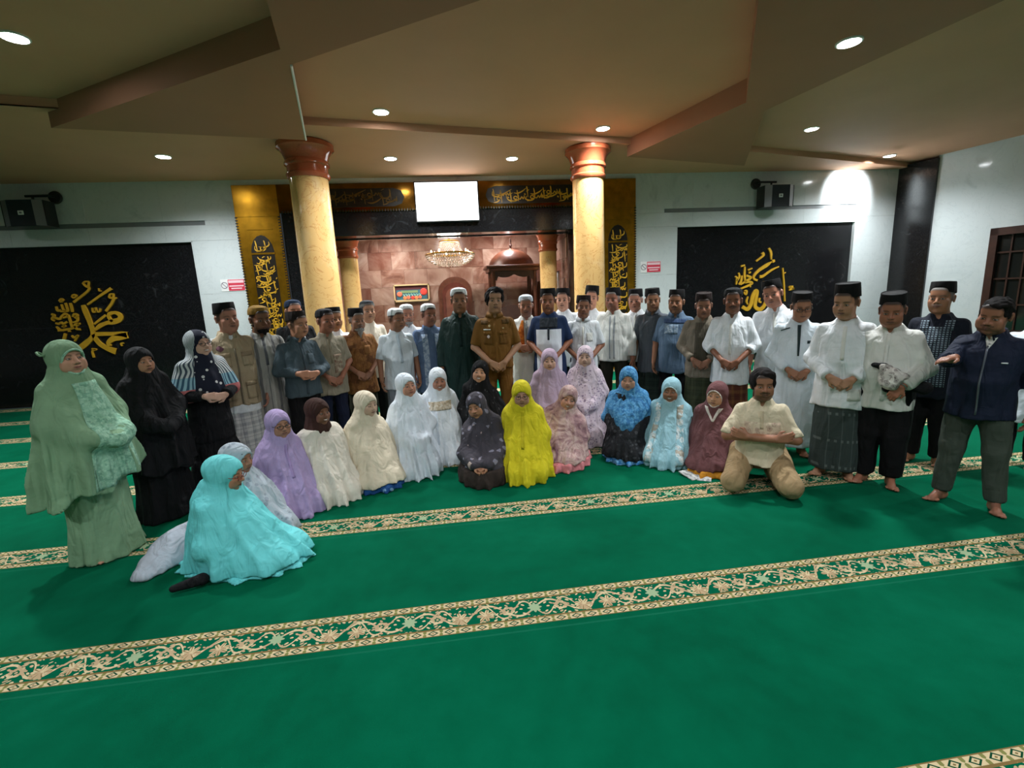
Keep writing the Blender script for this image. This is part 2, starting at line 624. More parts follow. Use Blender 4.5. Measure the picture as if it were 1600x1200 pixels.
zt = [0.28 + th * k for k in range(0, 8)]
for j in range(7):
    z0, z1 = zt[j], min(zt[j + 1], MZ)
    sh = 0.0 if j % 2 else tw / 2
    x = -MXH - sh
    while x < MXH - 1e-6:
        a, b = max(x, -MXH), min(x + tw, MXH)
        if b - a > .02:
            tile(mi, a, b, z0, z1, MY1 - .01)
        x += tw
    y = YB + .62
    while y < MY1 - .02:
        b = min(y + tw, MY1 - .012)
        tile(mi, y, b, z0, z1, -MXH - .015, 1)
        tile(mi, y, b, z0, z1, MXH + .015, 2)
        y += tw
MB().box(-MXH, MXH, MY1 - .02, MY1, 0, .28).build('skirting', M_REDSTONE, mi)
structure(MB().box(-MXH - .3, MXH + .3, YB + .3, MY1 + .2, MZ, MZ + .1).build('ceiling_mihrab', plain('mihrab_ceiling_paint', lin(214, 206, 196), .8, 0, .02)))

# ---- right wall (follows the building axis), black corner pilaster, window
rwa = structure(empty('wall_right'))
rang = math.atan2(RDIR[1], RDIR[0])


def rbox(mb, s0, s1, d0, d1, z0, z1):    # along the wall, into the wall, height
    nrm = np.array([-RDIR[1], RDIR[0]])  # outwards (+x)
    pts = [RW0 + RDIR * s + nrm * d for s, d in ((s0, d0), (s1, d0), (s1, d1), (s0, d1))]
    mb.prism([tuple(p) for p in pts], z0, z1)
    return mb


WS0, WS1, WZ1 = 1.72, 3.5, 2.56
rbox(rbox(rbox(MB(), .7, WS0, 0, .2, 0, 4.4), WS1, 15, 0, .2, 0, 4.4), WS0, WS1, 0, .2, WZ1, 4.4).build('wall_face', M_WHITE, rwa)
rbox(MB(), -.12, .72, -.05, .3, 0, 4.12).build('corner_pilaster', M_BLACK, rwa)
wn = structure(empty('window_1'))
for s0, s1 in ((WS0, WS0 + .12), (WS1 - .12, WS1), (WS0 + .72, WS0 + .84)):
    rbox(MB(), s0, s1, -.03, .1, 0, WZ1).build('window_frame', M_WOODD, wn)
rbox(MB(), WS0, WS1, -.03, .1, WZ1 - .14, WZ1).build('window_frame', M_WOODD, wn)
tg = NT('dark_window_glass')
tg.b.inputs['Roughness'].default_value = .05
M_DGLASS = tg.out((.012, .014, .013), .06, 0, .6)
for s0, s1 in ((WS0 + .12, WS0 + .72), (WS0 + .84, WS1 - .12)):
    for k in range(5):
        z0 = .1 + k * .5
        rbox(MB(), s0, s1, .05, .06, z0, min(z0 + .485, WZ1 - .14)).build('pane', M_DGLASS, wn)
        rbox(MB(), s0, s1, .02, .07, z0 - .02, z0 + .01).build('glazing_bar', M_WOODD, wn)
    for q in (.33, .66):
        rbox(MB(), s0 + (s1 - s0) * q - .012, s0 + (s1 - s0) * q + .012, .02, .07, .1, WZ1 - .14).build('glazing_bar', M_WOODD, wn)
# walls that close the hall beside and behind the camera
structure(MB().box(XL - .2, XL, YR, YB, 0, 4.4).build('wall_left', M_WHITE))
structure(MB().box(XL, RW1[0] + 1, YR - .2, YR, 0, 4.4).build('wall_rear', M_WHITE))

# ---- ceiling: main field, lower strip along the qibla wall, dropped triangular soffits
ce = structure(empty('ceiling'))
s0 = np.array([-4.84, 6.38])
e0 = s0 - UX * 9.5
e1 = np.array([10.02, 9.70])
step_poly = [tuple(e0), (-4.84, 6.38), (-1.76, 7.04), (2.13, 7.79), (5.41, 8.42), tuple(e1)]
MB().prism([(XL - .3, YR - .3), (RW1[0] + 1, YR - .3), (RW0[0] + 1.2, YB + .3), (XL - .3, YB + .3)], Z_MAIN, Z_MAIN + .12).build('main_field', M_CEIL, ce)
MB().prism(step_poly + [(RW0[0] + .6, YB + .25), (XL - .3, YB + .25), (XL - .3, e0[1])], Z_EDGE, Z_MAIN + .01).build('edge_strip', M_CEIL, ce)


def P2(x, y, z=Z_SOF):
    q = onz(x, y, z)
    return np.array([q[0], q[1]])


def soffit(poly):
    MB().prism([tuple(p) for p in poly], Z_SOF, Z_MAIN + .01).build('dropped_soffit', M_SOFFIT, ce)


a, b, c = P2(80, 200), P2(438, 77), P2(478, 219)
bb = P2(455, 101)
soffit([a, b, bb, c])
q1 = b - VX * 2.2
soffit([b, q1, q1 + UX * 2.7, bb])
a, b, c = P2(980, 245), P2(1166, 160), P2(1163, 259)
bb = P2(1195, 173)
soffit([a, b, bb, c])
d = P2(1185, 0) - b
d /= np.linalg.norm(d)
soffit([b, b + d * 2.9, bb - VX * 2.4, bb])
pts = [np.array([*P2(455, 101), Z_SOF - .004]), np.array([*P2(478, 218), Z_SOF - .004])]
MB().tube([tuple(p) for p in pts], .012, 6).build('white_batten', M_WP, ce)

# ================================================================== recessed downlights
lab = ['nearest downlight at the upper left corner of the ceiling', 'downlight in the lower ceiling strip above the left black panel',
       'downlight in the main ceiling above the mihrab portal, left of the middle', 'left of the two downlights in front of the screen',
       'right of the two downlights in front of the screen', 'downlight just above the right marble pillar',
       'downlight in the ceiling right of the right dropped triangle', 'large downlight set in the right dropped soffit',
       'downlight near the wall above the right black panel']
led = None


def downlight(p, label, power=1.0):
    o = empty('downlight', p)
    tag(o, label, 'ceiling light', 'recessed ceiling downlights')
    MB().lathe([(.112, 0), (.112, -.012), (.096, -.016), (.096, 0.0)], 20).build('rim', M_WP, o, True)
    MB().lathe([(.096, -.004), (.07, -.0135), (.01, -.0155)], 20).build('lens', M_LED, o, True)
    d = bpy.data.lights.new('downlight_lamp', 'SPOT')
    d.energy = LAMP_W * 3.4 * power
    d.spot_size = math.radians(150)
    d.spot_blend = 0.9
    d.shadow_soft_size = .10
    d.color = (0.93, 0.98, 1.0)
    l = bpy.data.objects.new('lamp_light', d)
    link(l, o)
    l.location = (0, 0, -.04)
    return o


for (x, y, z), lb in zip(LAMPS_SEEN, lab):
    downlight(tuple(onz(x, y, z)), lb)
for x, y, k, lb in LAMPS_MORE:
    downlight((x, y, Z_MAIN), lb, k)
# the adjustable lamp over the right black panel throws its beam on the wall
d = bpy.data.lights.new('wall_beam', 'SPOT')
d.energy = 330
d.spot_size = math.radians(62)
d.spot_blend = 1.0
d.shadow_soft_size = .05
d.color = (.95, .99, 1.0)
_p = onz(1390, 243, Z_EDGE)
_q = ony(1322, 300, YB)
l_ = bpy.data.objects.new('wall_beam', d)
link(l_, bpy.data.objects['downlight.008'])
l_.location = (0, 0, -.05)
l_.rotation_euler = Vector((_q[0] - _p[0], _q[1] - _p[1], _q[2] - _p[2] + .05)).to_track_quat('-Z', 'Y').to_euler()

# ================================================================== pillars
def pillar(name, x, y, r, ztop, label, caph):
    o = empty(name, (x, y, 0))
    tag(o, label, 'pillar', 'marble pillars')
    MB().lathe([(r * 1.45, 0), (r * 1.45, .1), (r * 1.2, .16), (r * 1.2, .22)], 40).build('base', M_REDSTONE, o, True)
    MB().lathe([(r * 1.03, .22), (r, 1.2), (r * .97, ztop - caph)], 48).build('shaft', M_YELLOW, o, True)
    k = caph / .5
    z = ztop - caph
    MB().lathe([(r * 1.02, z), (r * 1.10, z + .03 * k), (r * 1.10, z + .06 * k), (r * 1.03, z + .08 * k), (r * 1.03, z + .17 * k), (r * 1.13, z + .19 * k),
                (r * 1.13, z + .22 * k), (r * 1.06, z + .25 * k), (r * 1.16, z + .34 * k), (r * 1.32, z + .40 * k), (r * 1.42, z + .42 * k), (r * 1.42, z + .48 * k), (r * 1.34, z + .5 * k)], 48).build('capital', M_REDSTONE, o, True)


pl = ony(485, 300, 7.85)
pr = ony(919, 300, 8.2)
pillar('marble_pillar', pl[0], pl[1], .285, Z_EDGE, 'tall yellow marble pillar with red stone capital, left of the screen', .50)
pillar('marble_pillar', pr[0], pr[1], .27, Z_EDGE, 'tall yellow marble pillar with red stone capital, right of the screen', .50)
pillar('marble_pillar', -2.17, 10.9, .2, MZ - .44, 'short yellow marble pillar inside the mihrab behind the left tall pillar', .46)
pillar('marble_pillar', 2.27, 10.9, .2, MZ - .44, 'short yellow marble pillar inside the mihrab near the pulpit', .46)
for x in (-2.17, 2.27):
    MB().box(x - .26, x + .26, 10.64, 11.16, MZ - .44, MZ).build('pillar_block', M_REDSTONE, mi)

# ================================================================== gold portal frame with lettering
def arabesque(mb, x0, x1, z0, z1, f, bk, seed, n):
    r = random.Random(seed)
    tall = (z1 - z0) > (x1 - x0)
    for i in range(n):
        q = (i + .5) / n
        x = x0 + (x1 - x0) * (r.uniform(.1, .9) if tall else q)
        z = z0 + (z1 - z0) * (q if tall else r.uniform(.25, .75))
        k = i % 7
        g = r.uniform(.8, 1.2)
        cl = lambda px, pz, w: (min(x1, max(x0, px)), min(z1, max(z0, pz)), w)
        if k in (0, 3):                                    # upright shaft
            h = .11 * g
            P = [(x - .012, z + h, .012), (x, z + h * .3, .022), (x + .012, z - h, .008)]
        elif k == 1:                                       # bowl
            P = [(x + .10 * g, z + .05, .010), (x + .09 * g, z - .03, .020), (x, z - .06, .026), (x - .09 * g, z - .03, .020), (x - .12 * g, z + .04, .008)]
        elif k == 2:                                       # eye and tail
            P = [(x + .035 * math.cos(t), z + .028 * math.sin(t), .016) for t in np.linspace(0, 5.4, 8)] + [(x - .03, z - .06, .018), (x - .11 * g, z - .075, .006)]
        elif k == 4:                                       # long sweep
            P = [(x + .16 * g, z + .07, .006), (x + .05, z + .01, .022), (x - .05, z - .03, .024), (x - .16 * g, z - .02, .006)]
        elif k == 5:                                       # teeth
            P = [(x + .08, z + .03, .010), (x + .06, z - .02, .018), (x + .03, z + .02, .014), (x + .01, z - .02, .018), (x - .02, z + .02, .014), (x - .05, z - .025, .018), (x - .10, z - .01, .006)]
        else:                                              # dots and vowel strokes
            stroke(mb, [cl(x - .012, z + .012, .020), cl(x + .012, z - .012, .020)], f, bk)
            P = [(x + .03, z + .05, .006), (x + .06, z + .07, .014), (x + .09, z + .085, .005)]
        stroke(mb, [cl(*p) for p in P], f, bk)


gf = tag(empty('portal_frame', (0, YB, 0)), 'gold frame with dark lettered cartouches around the mihrab portal', 'frame')
GY = -.045
for s in (-1, 1):
    x0, x1 = sorted((s * 3.15, s * GX))
    bd = MB().box(x0, x1, GY, 0, 0, GT, .004).build('side_band', M_GOLD, gf)
    cx0, cx1 = x0 + .2, x1 - .18
    prof = [(cx0, .5), (cx1, .5), (cx1, 2.72)]
    prof += [(cx0 + (cx1 - cx0) * (.5 + .5 * math.cos(q)), 2.72 + .34 * math.sin(q)) for q in np.linspace(.15, PI - .15, 9)]
    prof += [(cx0, 2.72)]
    MB().wallprism(prof, GY - .006, GY).build('cartouche', M_DARKP, bd)
    mb = MB()
    for b_ in ((cx0 - .01, cx1 + .01, .016, 2.70, 2.735), (cx0 - .02, cx1 + .02, .012, 3.16, 3.175), (x0, x1, .01, 3.40, 3.43)):
        MB().box(b_[0], b_[1], GY - b_[2], GY, b_[3], b_[4]).build('moulding', M_GOLD, bd)
    # comb edges of the band
    mb = MB()
    for k in range(64):
        z = .1 + k * .052
        mb.box(x0 - .012, x0 + .035, GY - .004, GY, z, z + .02)
        mb.box(x1 - .035, x1 + .012, GY - .004, GY, z, z + .02)
    mb.build('comb_edge', M_DARKP, bd)['kind'] = 'stuff'
    # tall running letters, one over the other
    mb = MB()
    arabesque(mb, cx0 + .02, cx1 - .02, .55, 2.66, GY - .016, GY - .005, 3 if s < 0 else 5, 72)
    arabesque(mb, cx0 + .08, cx1 - .08, 2.76, 2.96, GY - .016, GY - .005, 9, 5)
    mb.build('lettering', M_GOLDL, bd)['kind'] = 'stuff'
tb = MB().box(-3.15, 3.15, GY, 0, 3.45, GT, .004).build('top_band', M_GOLDD, gf)
for (x0, x1) in ((-2.75, -.78), (.82, 2.75)):
    m = (3.52 + 3.88) / 2
    hh = .17
    prof = [(x0, m), (x0 + .05, m + hh * .7), (x0 + .2, m + hh), (x1 - .2, m + hh), (x1 - .05, m + hh * .7), (x1, m), (x1 - .05, m - hh * .7), (x1 - .2, m - hh), (x0 + .2, m - hh), (x0 + .05, m - hh * .7)]
    MB().wallprism(prof, GY - .006, GY).build('cartouche', M_DARKP, tb)
    mb = MB()
    f, bk = GY - .016, GY - .005
    arabesque(mb, x0 + .14, x1 - .14, m - hh + .02, m + hh - .02, f, bk, 11 if x0 < 0 else 12, 34)
    mb.build('lettering', M_BRONZE if x0 < 0 else M_GOLDL, tb)['kind'] = 'stuff'
mb = MB()
for k in range(116):
    x = -3.1 + k * .0535
    mb.box(x, x + .02, GY - .004, GY, 3.44, 3.485)
mb.build('comb_edge', M_DARKP, tb)['kind'] = 'stuff'

# ================================================================== lit screen
scp = empty('wall_screen', (0.05, YB - .06, 0))
tag(scp, 'bright white lit flat screen hung over the middle of the gold frame', 'screen')
MB().box(-.63, .63, -.06, .01, 3.20, 3.965, .006).build('casing', M_BLK, scp)
MB().box(-.605, .605, -.064, -.05, 3.225, 3.94).build('display', M_SCREEN, scp)
M_FAINT = emitter('faint_screen_text', (0.86, 0.87, 0.9), 0.33)
mb = MB()
for x0, z0, ws in ((-.14, 3.565, [.02, .05, .06, .05, .055, .045, .03]), (-.31, 3.36, [.05, .06, .055, .06, .04, .05])):
    x = x0
    for i, w in enumerate(ws):
        if i % 2 == 0:
            mb.box(x, x + w * .4, -.0655, -.064, z0, z0 + .06)
            mb.box(x, x + w, -.0655, -.064, z0 + .02, z0 + .034)
        else:
            mb.box(x + w * .5, x + w * .75, -.0655, -.064, z0, z0 + .06)
            mb.box(x, x + w, -.0655, -.064, z0 + .046, z0 + .06)
        x += w + .03
mb.build('faint_text', M_FAINT, scp)['kind'] = 'stuff'

# ================================================================== loudspeakers
def loudspeaker(px, py, label, flip):
    p = ony(px, py, YB - .38)
    o = empty('loudspeaker', (p[0], YB, p[2]))
    tag(o, label, 'loudspeaker', 'wall loudspeakers')
    w, h, dd = .34, .215, .26
    MB().wallprism([(-w, -h), (w, -h), (w, h), (-w, h)], -.36, -.12).build('cabinet', M_BLK, o)
    # rounded side grilles and a proud front
    prof = [(-w + .14, -.42), (w - .14, -.42), (w - .02, -.36), (-w + .02, -.36)]
    mb = MB()
    n = len(prof)
    mb.raw([(x, y, -h) for x, y in prof] + [(x, y, h) for x, y in prof], [(0, 1, 5, 4), (1, 2, 6, 5), (2, 3, 7, 6), (3, 0, 4, 7), (0, 3, 2, 1), (4, 5, 6, 7)])
    g = mb.build('front_grille', plain('speaker_cloth', lin(40, 43, 50), .9), o)
    for s in (-1, 1):
        MB().raw([(s * (w - .14), -.424, -h), (s * (w - .02), -.364, -h), (s * (w - .02), -.364, h), (s * (w - .14), -.424, h),
                  (s * (w - .14), -.414, -h), (s * (w - .02), -.354, -h), (s * (w - .02), -.354, h), (s * (w - .14), -.414, h)],
                 [(0, 1, 2, 3), (7, 6, 5, 4), (0, 4, 5, 1), (2, 6, 7, 3), (0, 3, 7, 4), (1, 5, 6, 2)]).build('side_trim', M_GREY, o)
    b = MB().box(-.045, .045, -.432, -.42, -.035, .035, .004).build('badge', M_WP, o)
    MB().box(-.02, .02, -.436, -.43, -.015, .015, .002).build('badge_mark', M_GREY, b)
    sx = .1 * flip
    MB().tube([(sx, -.24, h - .01), (sx, -.24, h + .07)], .02, 8).build('bracket_post', M_BLK, o)
    MB().tube([(sx - .1 * flip, -.26, h + .085), (sx + .22 * flip, -.2, h + .10), (sx + .22 * flip, -.02, h + .11)], .022, 8).build('bracket_arm', M_BLK, o)
    mb = MB()
    mb.lathe([(.02, -.03), (.1, -.03), (.115, 0), (.1, .03), (.02, .03)], 18)
    mb.v = [(x + sx + .22 * flip, z - .04, y + h + .1) for x, y, z in mb.v]
    mb.build('wall_rosette', M_BLK, o, True)


loudspeaker(36, 333, 'black loudspeaker on a wall bracket above the left black panel', 1)
loudspeaker(1218, 306, 'black loudspeaker on a wall bracket above the right black panel', -1)


# ================================================================== no-smoking style signs
def sign(x0, y0, x1, y1, label):
    a, b = ony(x0, y0, YB), ony(x1, y1, YB)
    o = empty('wall_sign', ((a[0] + b[0]) / 2, YB, (a[2] + b[2]) / 2))
    tag(o, label, 'sign', 'red and white wall signs')
    w, h = abs(b[0] - a[0]) / 2, abs(a[2] - b[2]) / 2
    MB().box(-w, w, -.008, 0, -h, h).build('plate', M_WP, o)
    MB().box(-w * .38, w * .98, -.0095, -.008, -h * .94, h * .94).build('red_field', M_RED, o)
    mb = MB()
    for b_ in ((-.34, .93, .36, .80), (-.30, .90, -.26, -.04), (-.16, .74, -.66, -.46)):
        MB().box(w * b_[0], w * b_[1], -.011, -.0095, h * b_[2], h * b_[3]).build('print_line', M_PINK, o)
    mb = MB()
    c = -w * .7
    rr = min(h * .62, w * .26)
    mb.tube([(c + rr * math.cos(q), -.009, rr * math.sin(q)) for q in np.linspace(0, 2 * PI, 17)[:-1]], .006, 6, True)
    mb.tube([(c - rr * .7, -.009, rr * .7), (c + rr * .7, -.009, -rr * .7)], .006, 6)
    mb.build('ban_symbol', plain('grey_print', lin(120, 108, 124), .6), o)


sign(344, 437, 384, 454, 'small red and white sign left of the gold frame')
sign(1001, 409, 1032, 425, 'small red and white sign right of the gold frame')


# ================================================================== wall calligraphy (raised gold letters on the granite)
def letters(name, ref, scale, strokes, loops, label):
    """strokes in pixels of an enlarged view; ref = photo pixel of its corner, scale = enlargement."""
    o = empty(name, (0, 0, 0))
    tag(o, label, 'calligraphy')
    YP = YB + .069
    k = 0
    for grp in strokes:
        mb = MB()
        for pts in grp:
            q = []
            for (x, y, w) in pts:
                p = ony(ref[0] + x / scale, ref[1] + y / scale, YP)
                q.append((p[0], p[2], w / scale / loops))
            stroke(mb, q, YP - .03, YP)
        mb.build('gold_letter', M_GOLDL, o)
    return o


S = 9.23
A = [
    # big name: dal, ha, mim, and the long tails
    [[(655, 430, 50), (690, 520, 70), (760, 690, 62), (800, 830, 60), (780, 900, 60), (700, 980, 80), (600, 1050, 75), (490, 1080, 40)]],
    [[(830, 790, 30), (900, 730, 60), (990, 690, 50), (1090, 670, 80), (1180, 640, 70), (1190, 580, 60), (1120, 540, 46), (1040, 555, 50), (1030, 610, 46), (1080, 670, 40)]],
    [[(840, 850, 60), (960, 845, 55), (1090, 845, 55), (1200, 845, 70), (1295, 860, 90)], [(1290, 866, 90), (1180, 890, 95), (1090, 915, 80), (1025, 970, 60), (1040, 1020, 50)]],
    [[(810, 850, 60), (840, 920, 60), (900, 990, 64), (1000, 1050, 70), (1130, 1100, 90)]],
    # vowel marks
    [[(650, 110, 22), (690, 155, 26), (725, 165, 24), (735, 100, 20), (690, 92, 20), (655, 112, 20)], [(735, 165, 24), (738, 205, 28), (690, 260, 30), (520, 390, 34)]],
    [[(490, 300, 22), (520, 325, 24), (560, 300, 22), (530, 280, 20), (495, 296, 20)]],
    [[(720, 425, 26), (890, 305, 32), (1062, 190, 40)]],
    [[(1045, 270, 24), (1035, 320, 26), (1085, 325, 24), (1090, 275, 22), (1050, 268, 20)], [(1135, 325, 20), (1100, 345, 34), (1060, 420, 34), (985, 520, 34)]],
    [[(790, 470, 26), (800, 525, 26), (845, 520, 24), (835, 465, 22)], [(845, 520, 24), (890, 525, 26), (905, 480, 24)]],
    [[(820, 705, 26), (900, 640, 34), (985, 575, 34)]],
    [[(880, 190, 14), (890, 225, 18), (925, 225, 12)]],
    [[(780, 1060, 20), (840, 1070, 28), (790, 1095, 22), (810, 1185, 24)]],
    [[(1215, 1020, 16), (1205, 985, 24), (1245, 975, 16)]],
    # blessing written small on the left
    [[(470, 400, 26), (490, 470, 30), (500, 530, 26)], [(400, 400, 24), (430, 480, 30), (440, 515, 26), (400, 520, 26)], [(345, 420, 22), (370, 490, 28), (400, 520, 26), (330, 520, 26)], [(265, 450, 22), (290, 510, 30), (340, 500, 24)]],
    [[(310, 375, 22), (345, 345, 30), (380, 370, 22)], [(320, 385, 20), (360, 380, 20)]],
    [[(200, 560, 26), (240, 580, 30), (210, 630, 26), (250, 660, 22)], [(240, 610, 26), (320, 630, 34), (350, 590, 28), (400, 555, 28), (430, 590, 26), (370, 615, 24)], [(440, 570, 26), (470, 660, 28), (500, 760, 26)]],
    [[(510, 600, 26), (530, 560, 28), (575, 580, 28), (540, 620, 24)], [(575, 600, 28), (570, 660, 28), (510, 680, 22)]],
    [[(260, 690, 24), (310, 700, 28), (340, 680, 24), (370, 700, 26), (430, 670, 26)]],
    [[(270, 740, 20), (330, 790, 32), (420, 780, 34), (520, 760, 30), (600, 700, 24)], [(610, 695, 26), (540, 710, 26), (560, 770, 28), (625, 780, 26)]],
    [[(350, 740, 20), (400, 730, 24), (370, 750, 18)], [(440, 805, 24), (480, 805, 24)], [(295, 800, 20), (320, 800, 20)]],
    [[(400, 840, 34), (375, 940, 36)], [(490, 870, 20), (530, 900, 28), (580, 870, 22), (535, 950, 20)]],
]
letters('gold_calligraphy', (60, 430), S, A, 84.0, 'large raised gold calligraphy on the left black panel')
B = [
    [[(650, 165, 24), (680, 230, 30), (685, 330, 14)], [(700, 355, 40), (735, 345, 30)]],
    [[(690, 360, 10), (620, 410, 40), (500, 490, 34), (435, 570, 26), (440, 610, 24), (485, 630, 26)]],
    [[(555, 230, 34), (570, 270, 26), (465, 355, 18)]],
    [[(520, 575, 40), (570, 565, 28), (690, 480, 22), (795, 430, 12)]],
    [[(245, 425, 22), (305, 410, 16)], [(350, 480, 20), (410, 455, 16)], [(360, 520, 26), (390, 510, 16)]],
    [[(305, 430, 16), (300, 560, 26), (310, 640, 26)], [(260, 560, 24), (250, 640, 26), (220, 690, 18)], [(330, 560, 24), (390, 590, 28), (320, 640, 24), (240, 690, 18)]],
    [[(310, 660, 24), (370, 650, 26), (410, 670, 26), (340, 710, 24), (245, 750, 18)], [(375, 715, 18), (390, 720, 18)]],
    [[(215, 520, 18), (225, 570, 22), (190, 640, 22)], [(170, 570, 16), (190, 600, 22), (180, 690, 16)]],
    [[(300, 780, 16), (330, 780, 22), (320, 830, 22), (290, 800, 16)], [(350, 860, 14), (330, 930, 22), (345, 975, 14)]],
    [[(270, 1010, 40), (340, 1045, 44), (390, 980, 44), (420, 860, 46), (460, 780, 40), (485, 800, 34), (460, 920, 40), (455, 1010, 44), (520, 1045, 46), (580, 1000, 40), (640, 860, 40)]],
    [[(520, 880, 20), (510, 930, 24), (540, 945, 20)]],
    [[(1000, 715, 18), (950, 725, 26), (980, 745, 24), (1010, 745, 18)], [(940, 768, 14), (1010, 748, 16)]],
    [[(880, 515, 22), (885, 525, 22)], [(575, 655, 26), (590, 650, 22)]],
    [[(850, 450, 12), (870, 700, 16), (880, 930, 12)]],
]
letters('gold_calligraphy', (1130, 370), S, B, 60.0, 'raised gold calligraphy behind the men on the right black panel')

# ================================================================== mihrab furnishings
# framed picture
p0, p1 = ony(614, 443, MY1 - .03), ony(672, 470, MY1 - .03)
fp = empty('framed_picture', ((p0[0] + p1[0]) / 2, MY1 - .01, (p0[2] + p1[2]) / 2 - .02))
tag(fp, 'wide framed embroidered picture on the rose marble wall', 'picture')
w, h = (p1[0] - p0[0]) / 2, (p0[2] - p1[2]) / 2 - .02
M_PF = plain('pale_gilt_frame', lin(206, 176, 130), .4, .2, .1)
for b in ((-w, w, h - .035, h), (-w, w, -h, -h + .05), (-w, -w + .035, -h, h), (w - .035, w, -h, h)):
    MB().box(b[0], b[1], -.05, 0, b[2], b[3], .004).build('frame_rail', M_PF, fp)
MB().box(-w + .03, w - .03, -.02, 0, -h + .03, h - .03).build('backing_cloth', plain('maroon_cloth', lin(78, 32, 36), .8), fp)
MB().box(-w * .86, w * .86, -.026, -.02, -h * .78, h * .38).build('blue_field', plain('blue_cloth', lin(46, 92, 104), .8, 0, .25, 8), fp)
MB().box(-w * .6, w * .35, -.03, -.026, h * .02, h * .30).build('green_band', plain('sage_cloth', lin(120, 140, 96), .8), fp)
for i, (x, z, r, c) in enumerate(((-.68, -.1, .07, (210, 110, 80)), (.68, .1, .09, (214, 64, 52)), (-.4, -.55, .05, (214, 130, 80)), (-.2, -.5, .05, (214, 130, 80)), (.05, -.55, .05, (214, 140, 90)), (.25, -.55, .05, (214, 130, 80)), (.45, -.5, .05, (206, 110, 80)))):
    mb = MB()
    mb.lathe([(r * .3, 0), (r, .004), (r * .8, .012), (r * .2, .014)], 12)
    mb.v = [(a + x * w, -.026 - c_, b + z * h) for a, b, c_ in mb.v]
    mb.build('flower', plain('flower_%d' % (i % 3), lin(*c), .7), fp)
mb = MB()
for i in range(7):
    x = -.48 + i * .15
    stroke(mb, [(x * w, -h * .05, .012), ((x + .05) * w, -h * .3, .018), ((x + .1) * w, -h * .12, .01)], -.032, -.026)
mb.build('stitched_lettering', plain('teal_thread', lin(150, 196, 180), .7), fp)['kind'] = 'stuff'

# arched niche door of the mihrab
nd = empty('mihrab_niche', (ony(712, 470, MY1)[0], MY1, 0))
tag(nd, 'arched reddish wooden niche in the mihrab back wall', 'niche')


def arch(w, z1, r):
    return [(-w, .28), (w, .28), (w, z1)] + [(w * math.cos(q), z1 + r * math.sin(q)) for q in np.linspace(.1, PI - .1, 12)] + [(-w, z1)]


MB().wallprism(arch(.44, 1.85, .40), -.05, 0).build('arch_frame', M_WOOD, nd)
MB().wallprism(arch(.33, 1.80, .30), -.065, -.05).build('recess_panel', plain('dark_red_marble', lin(92, 46, 36), .25, 0, .25, 5), nd)
MB().wallprism(arch(.25, 1.75, .23), -.075, -.065).build('inner_panel', plain('rose_panel', lin(116, 70, 56), .25, 0, .2, 5), nd)

# pulpit with canopy
pb = ony(797, 400, 11.9)
pu = empty('pulpit', (pb[0], 11.75, 0))
tag(pu, 'carved wooden pulpit with a domed canopy on turned posts', 'pulpit')
zt_ = ony(797, 416, 11.5)[2]
for x in (-.5, .5):
    for y in (-.42, .42):
        prof = [(.055, .28), (.055, .7), (.04, .75), (.05, .9), (.035, 1.2), (.05, 1.35), (.035, 1.4), (.045, 1.8), (.055, 1.95), (.05, zt_ - .08)]
        mb = MB()
        mb.lathe(prof, 14, (x, y, 0))
        mb.build('post', M_WOOD, pu, True)
MB().box(-.60, .60, -.52, .52, zt_ - .12, zt_ - .04, .01).build('cornice', M_WOOD, pu)
MB().box(-.66, .66, -.58, .58, zt_ - .04, zt_ + .02, .012).build('cornice_cap', M_WOOD, pu)
nq = [(.56, .02), (.54, .10), (.49, .19), (.40, .28), (.29, .35), (.17, .39), (.08, .41), (.05, .43)]
mb = MB()
mb.lathe([(r, z + zt_) for r, z in nq], 28, (0, 0, 0), 1.0, .88)
mb.build('dome', M_WOOD, pu, True)
mb = MB()
mb.lathe([(.05, zt_ + .42), (.02, zt_ + .46), (.045, zt_ + .51), (.02, zt_ + .56), (.03, zt_ + .60), (.008, zt_ + .68)], 12)
mb.build('finial', M_WOODD, pu, True)
# scalloped valance
pts = []
for i in range(25):
    q = i / 24
    x = -.46 + .92 * q
    pts.append((x, zt_ - .2 - .07 * abs(math.sin(q * PI * 2.0)) - (.12 if (q < .08 or q > .92) else 0)))
MB().wallprism([(.46, zt_ - .11), (-.46, zt_ - .11)] + pts, -.46, -.43).build('valance', M_WOODD, pu)
MB().box(-.56, .56, -.5, .46, .0, .28, .01).build('platform', M_WOOD, pu)
MB().box(-.46, .46, .38, .42, .28, 1.2, .01).build('back_panel', M_WOOD, pu)
for s in (-1, 1):
    MB().box(s * .47 - .02, s * .47 + .02, -.4, .4, .28, .95, .008).build('side_panel', M_WOOD, pu)
for k in range(3):
    MB().box(-.45, .45, -.98 + k * .17, -.5, k * .1, k * .1 + .1, .006).build('step', M_WOOD, pu)
# carved seat back seen between the men
sb = empty('prayer_chair', (ony(800, 480, 10.55)[0], 10.45, 0))
tag(sb, 'carved wooden chair top in front of the pulpit', 'chair')
MB().box(-.26, .26, -.2, .24, .40, .46, .01).build('seat', M_WOOD, sb)
MB().wallprism([(-.28, .5), (.28, .5), (.28, 1.3)] + [(.28 * math.cos(q), 1.3 + .2 * math.sin(q)) for q in np.linspace(.2, PI - .2, 9)] + [(-.28, 1.3)], .2, .24).build('backrest', M_WOODD, sb)
for x in (-.24, .24):
    for y in (-.18, .22):
        MB().box(x - .022, x + .022, y - .022, y + .022, 0, .41).build('leg', M_WOODD, sb)
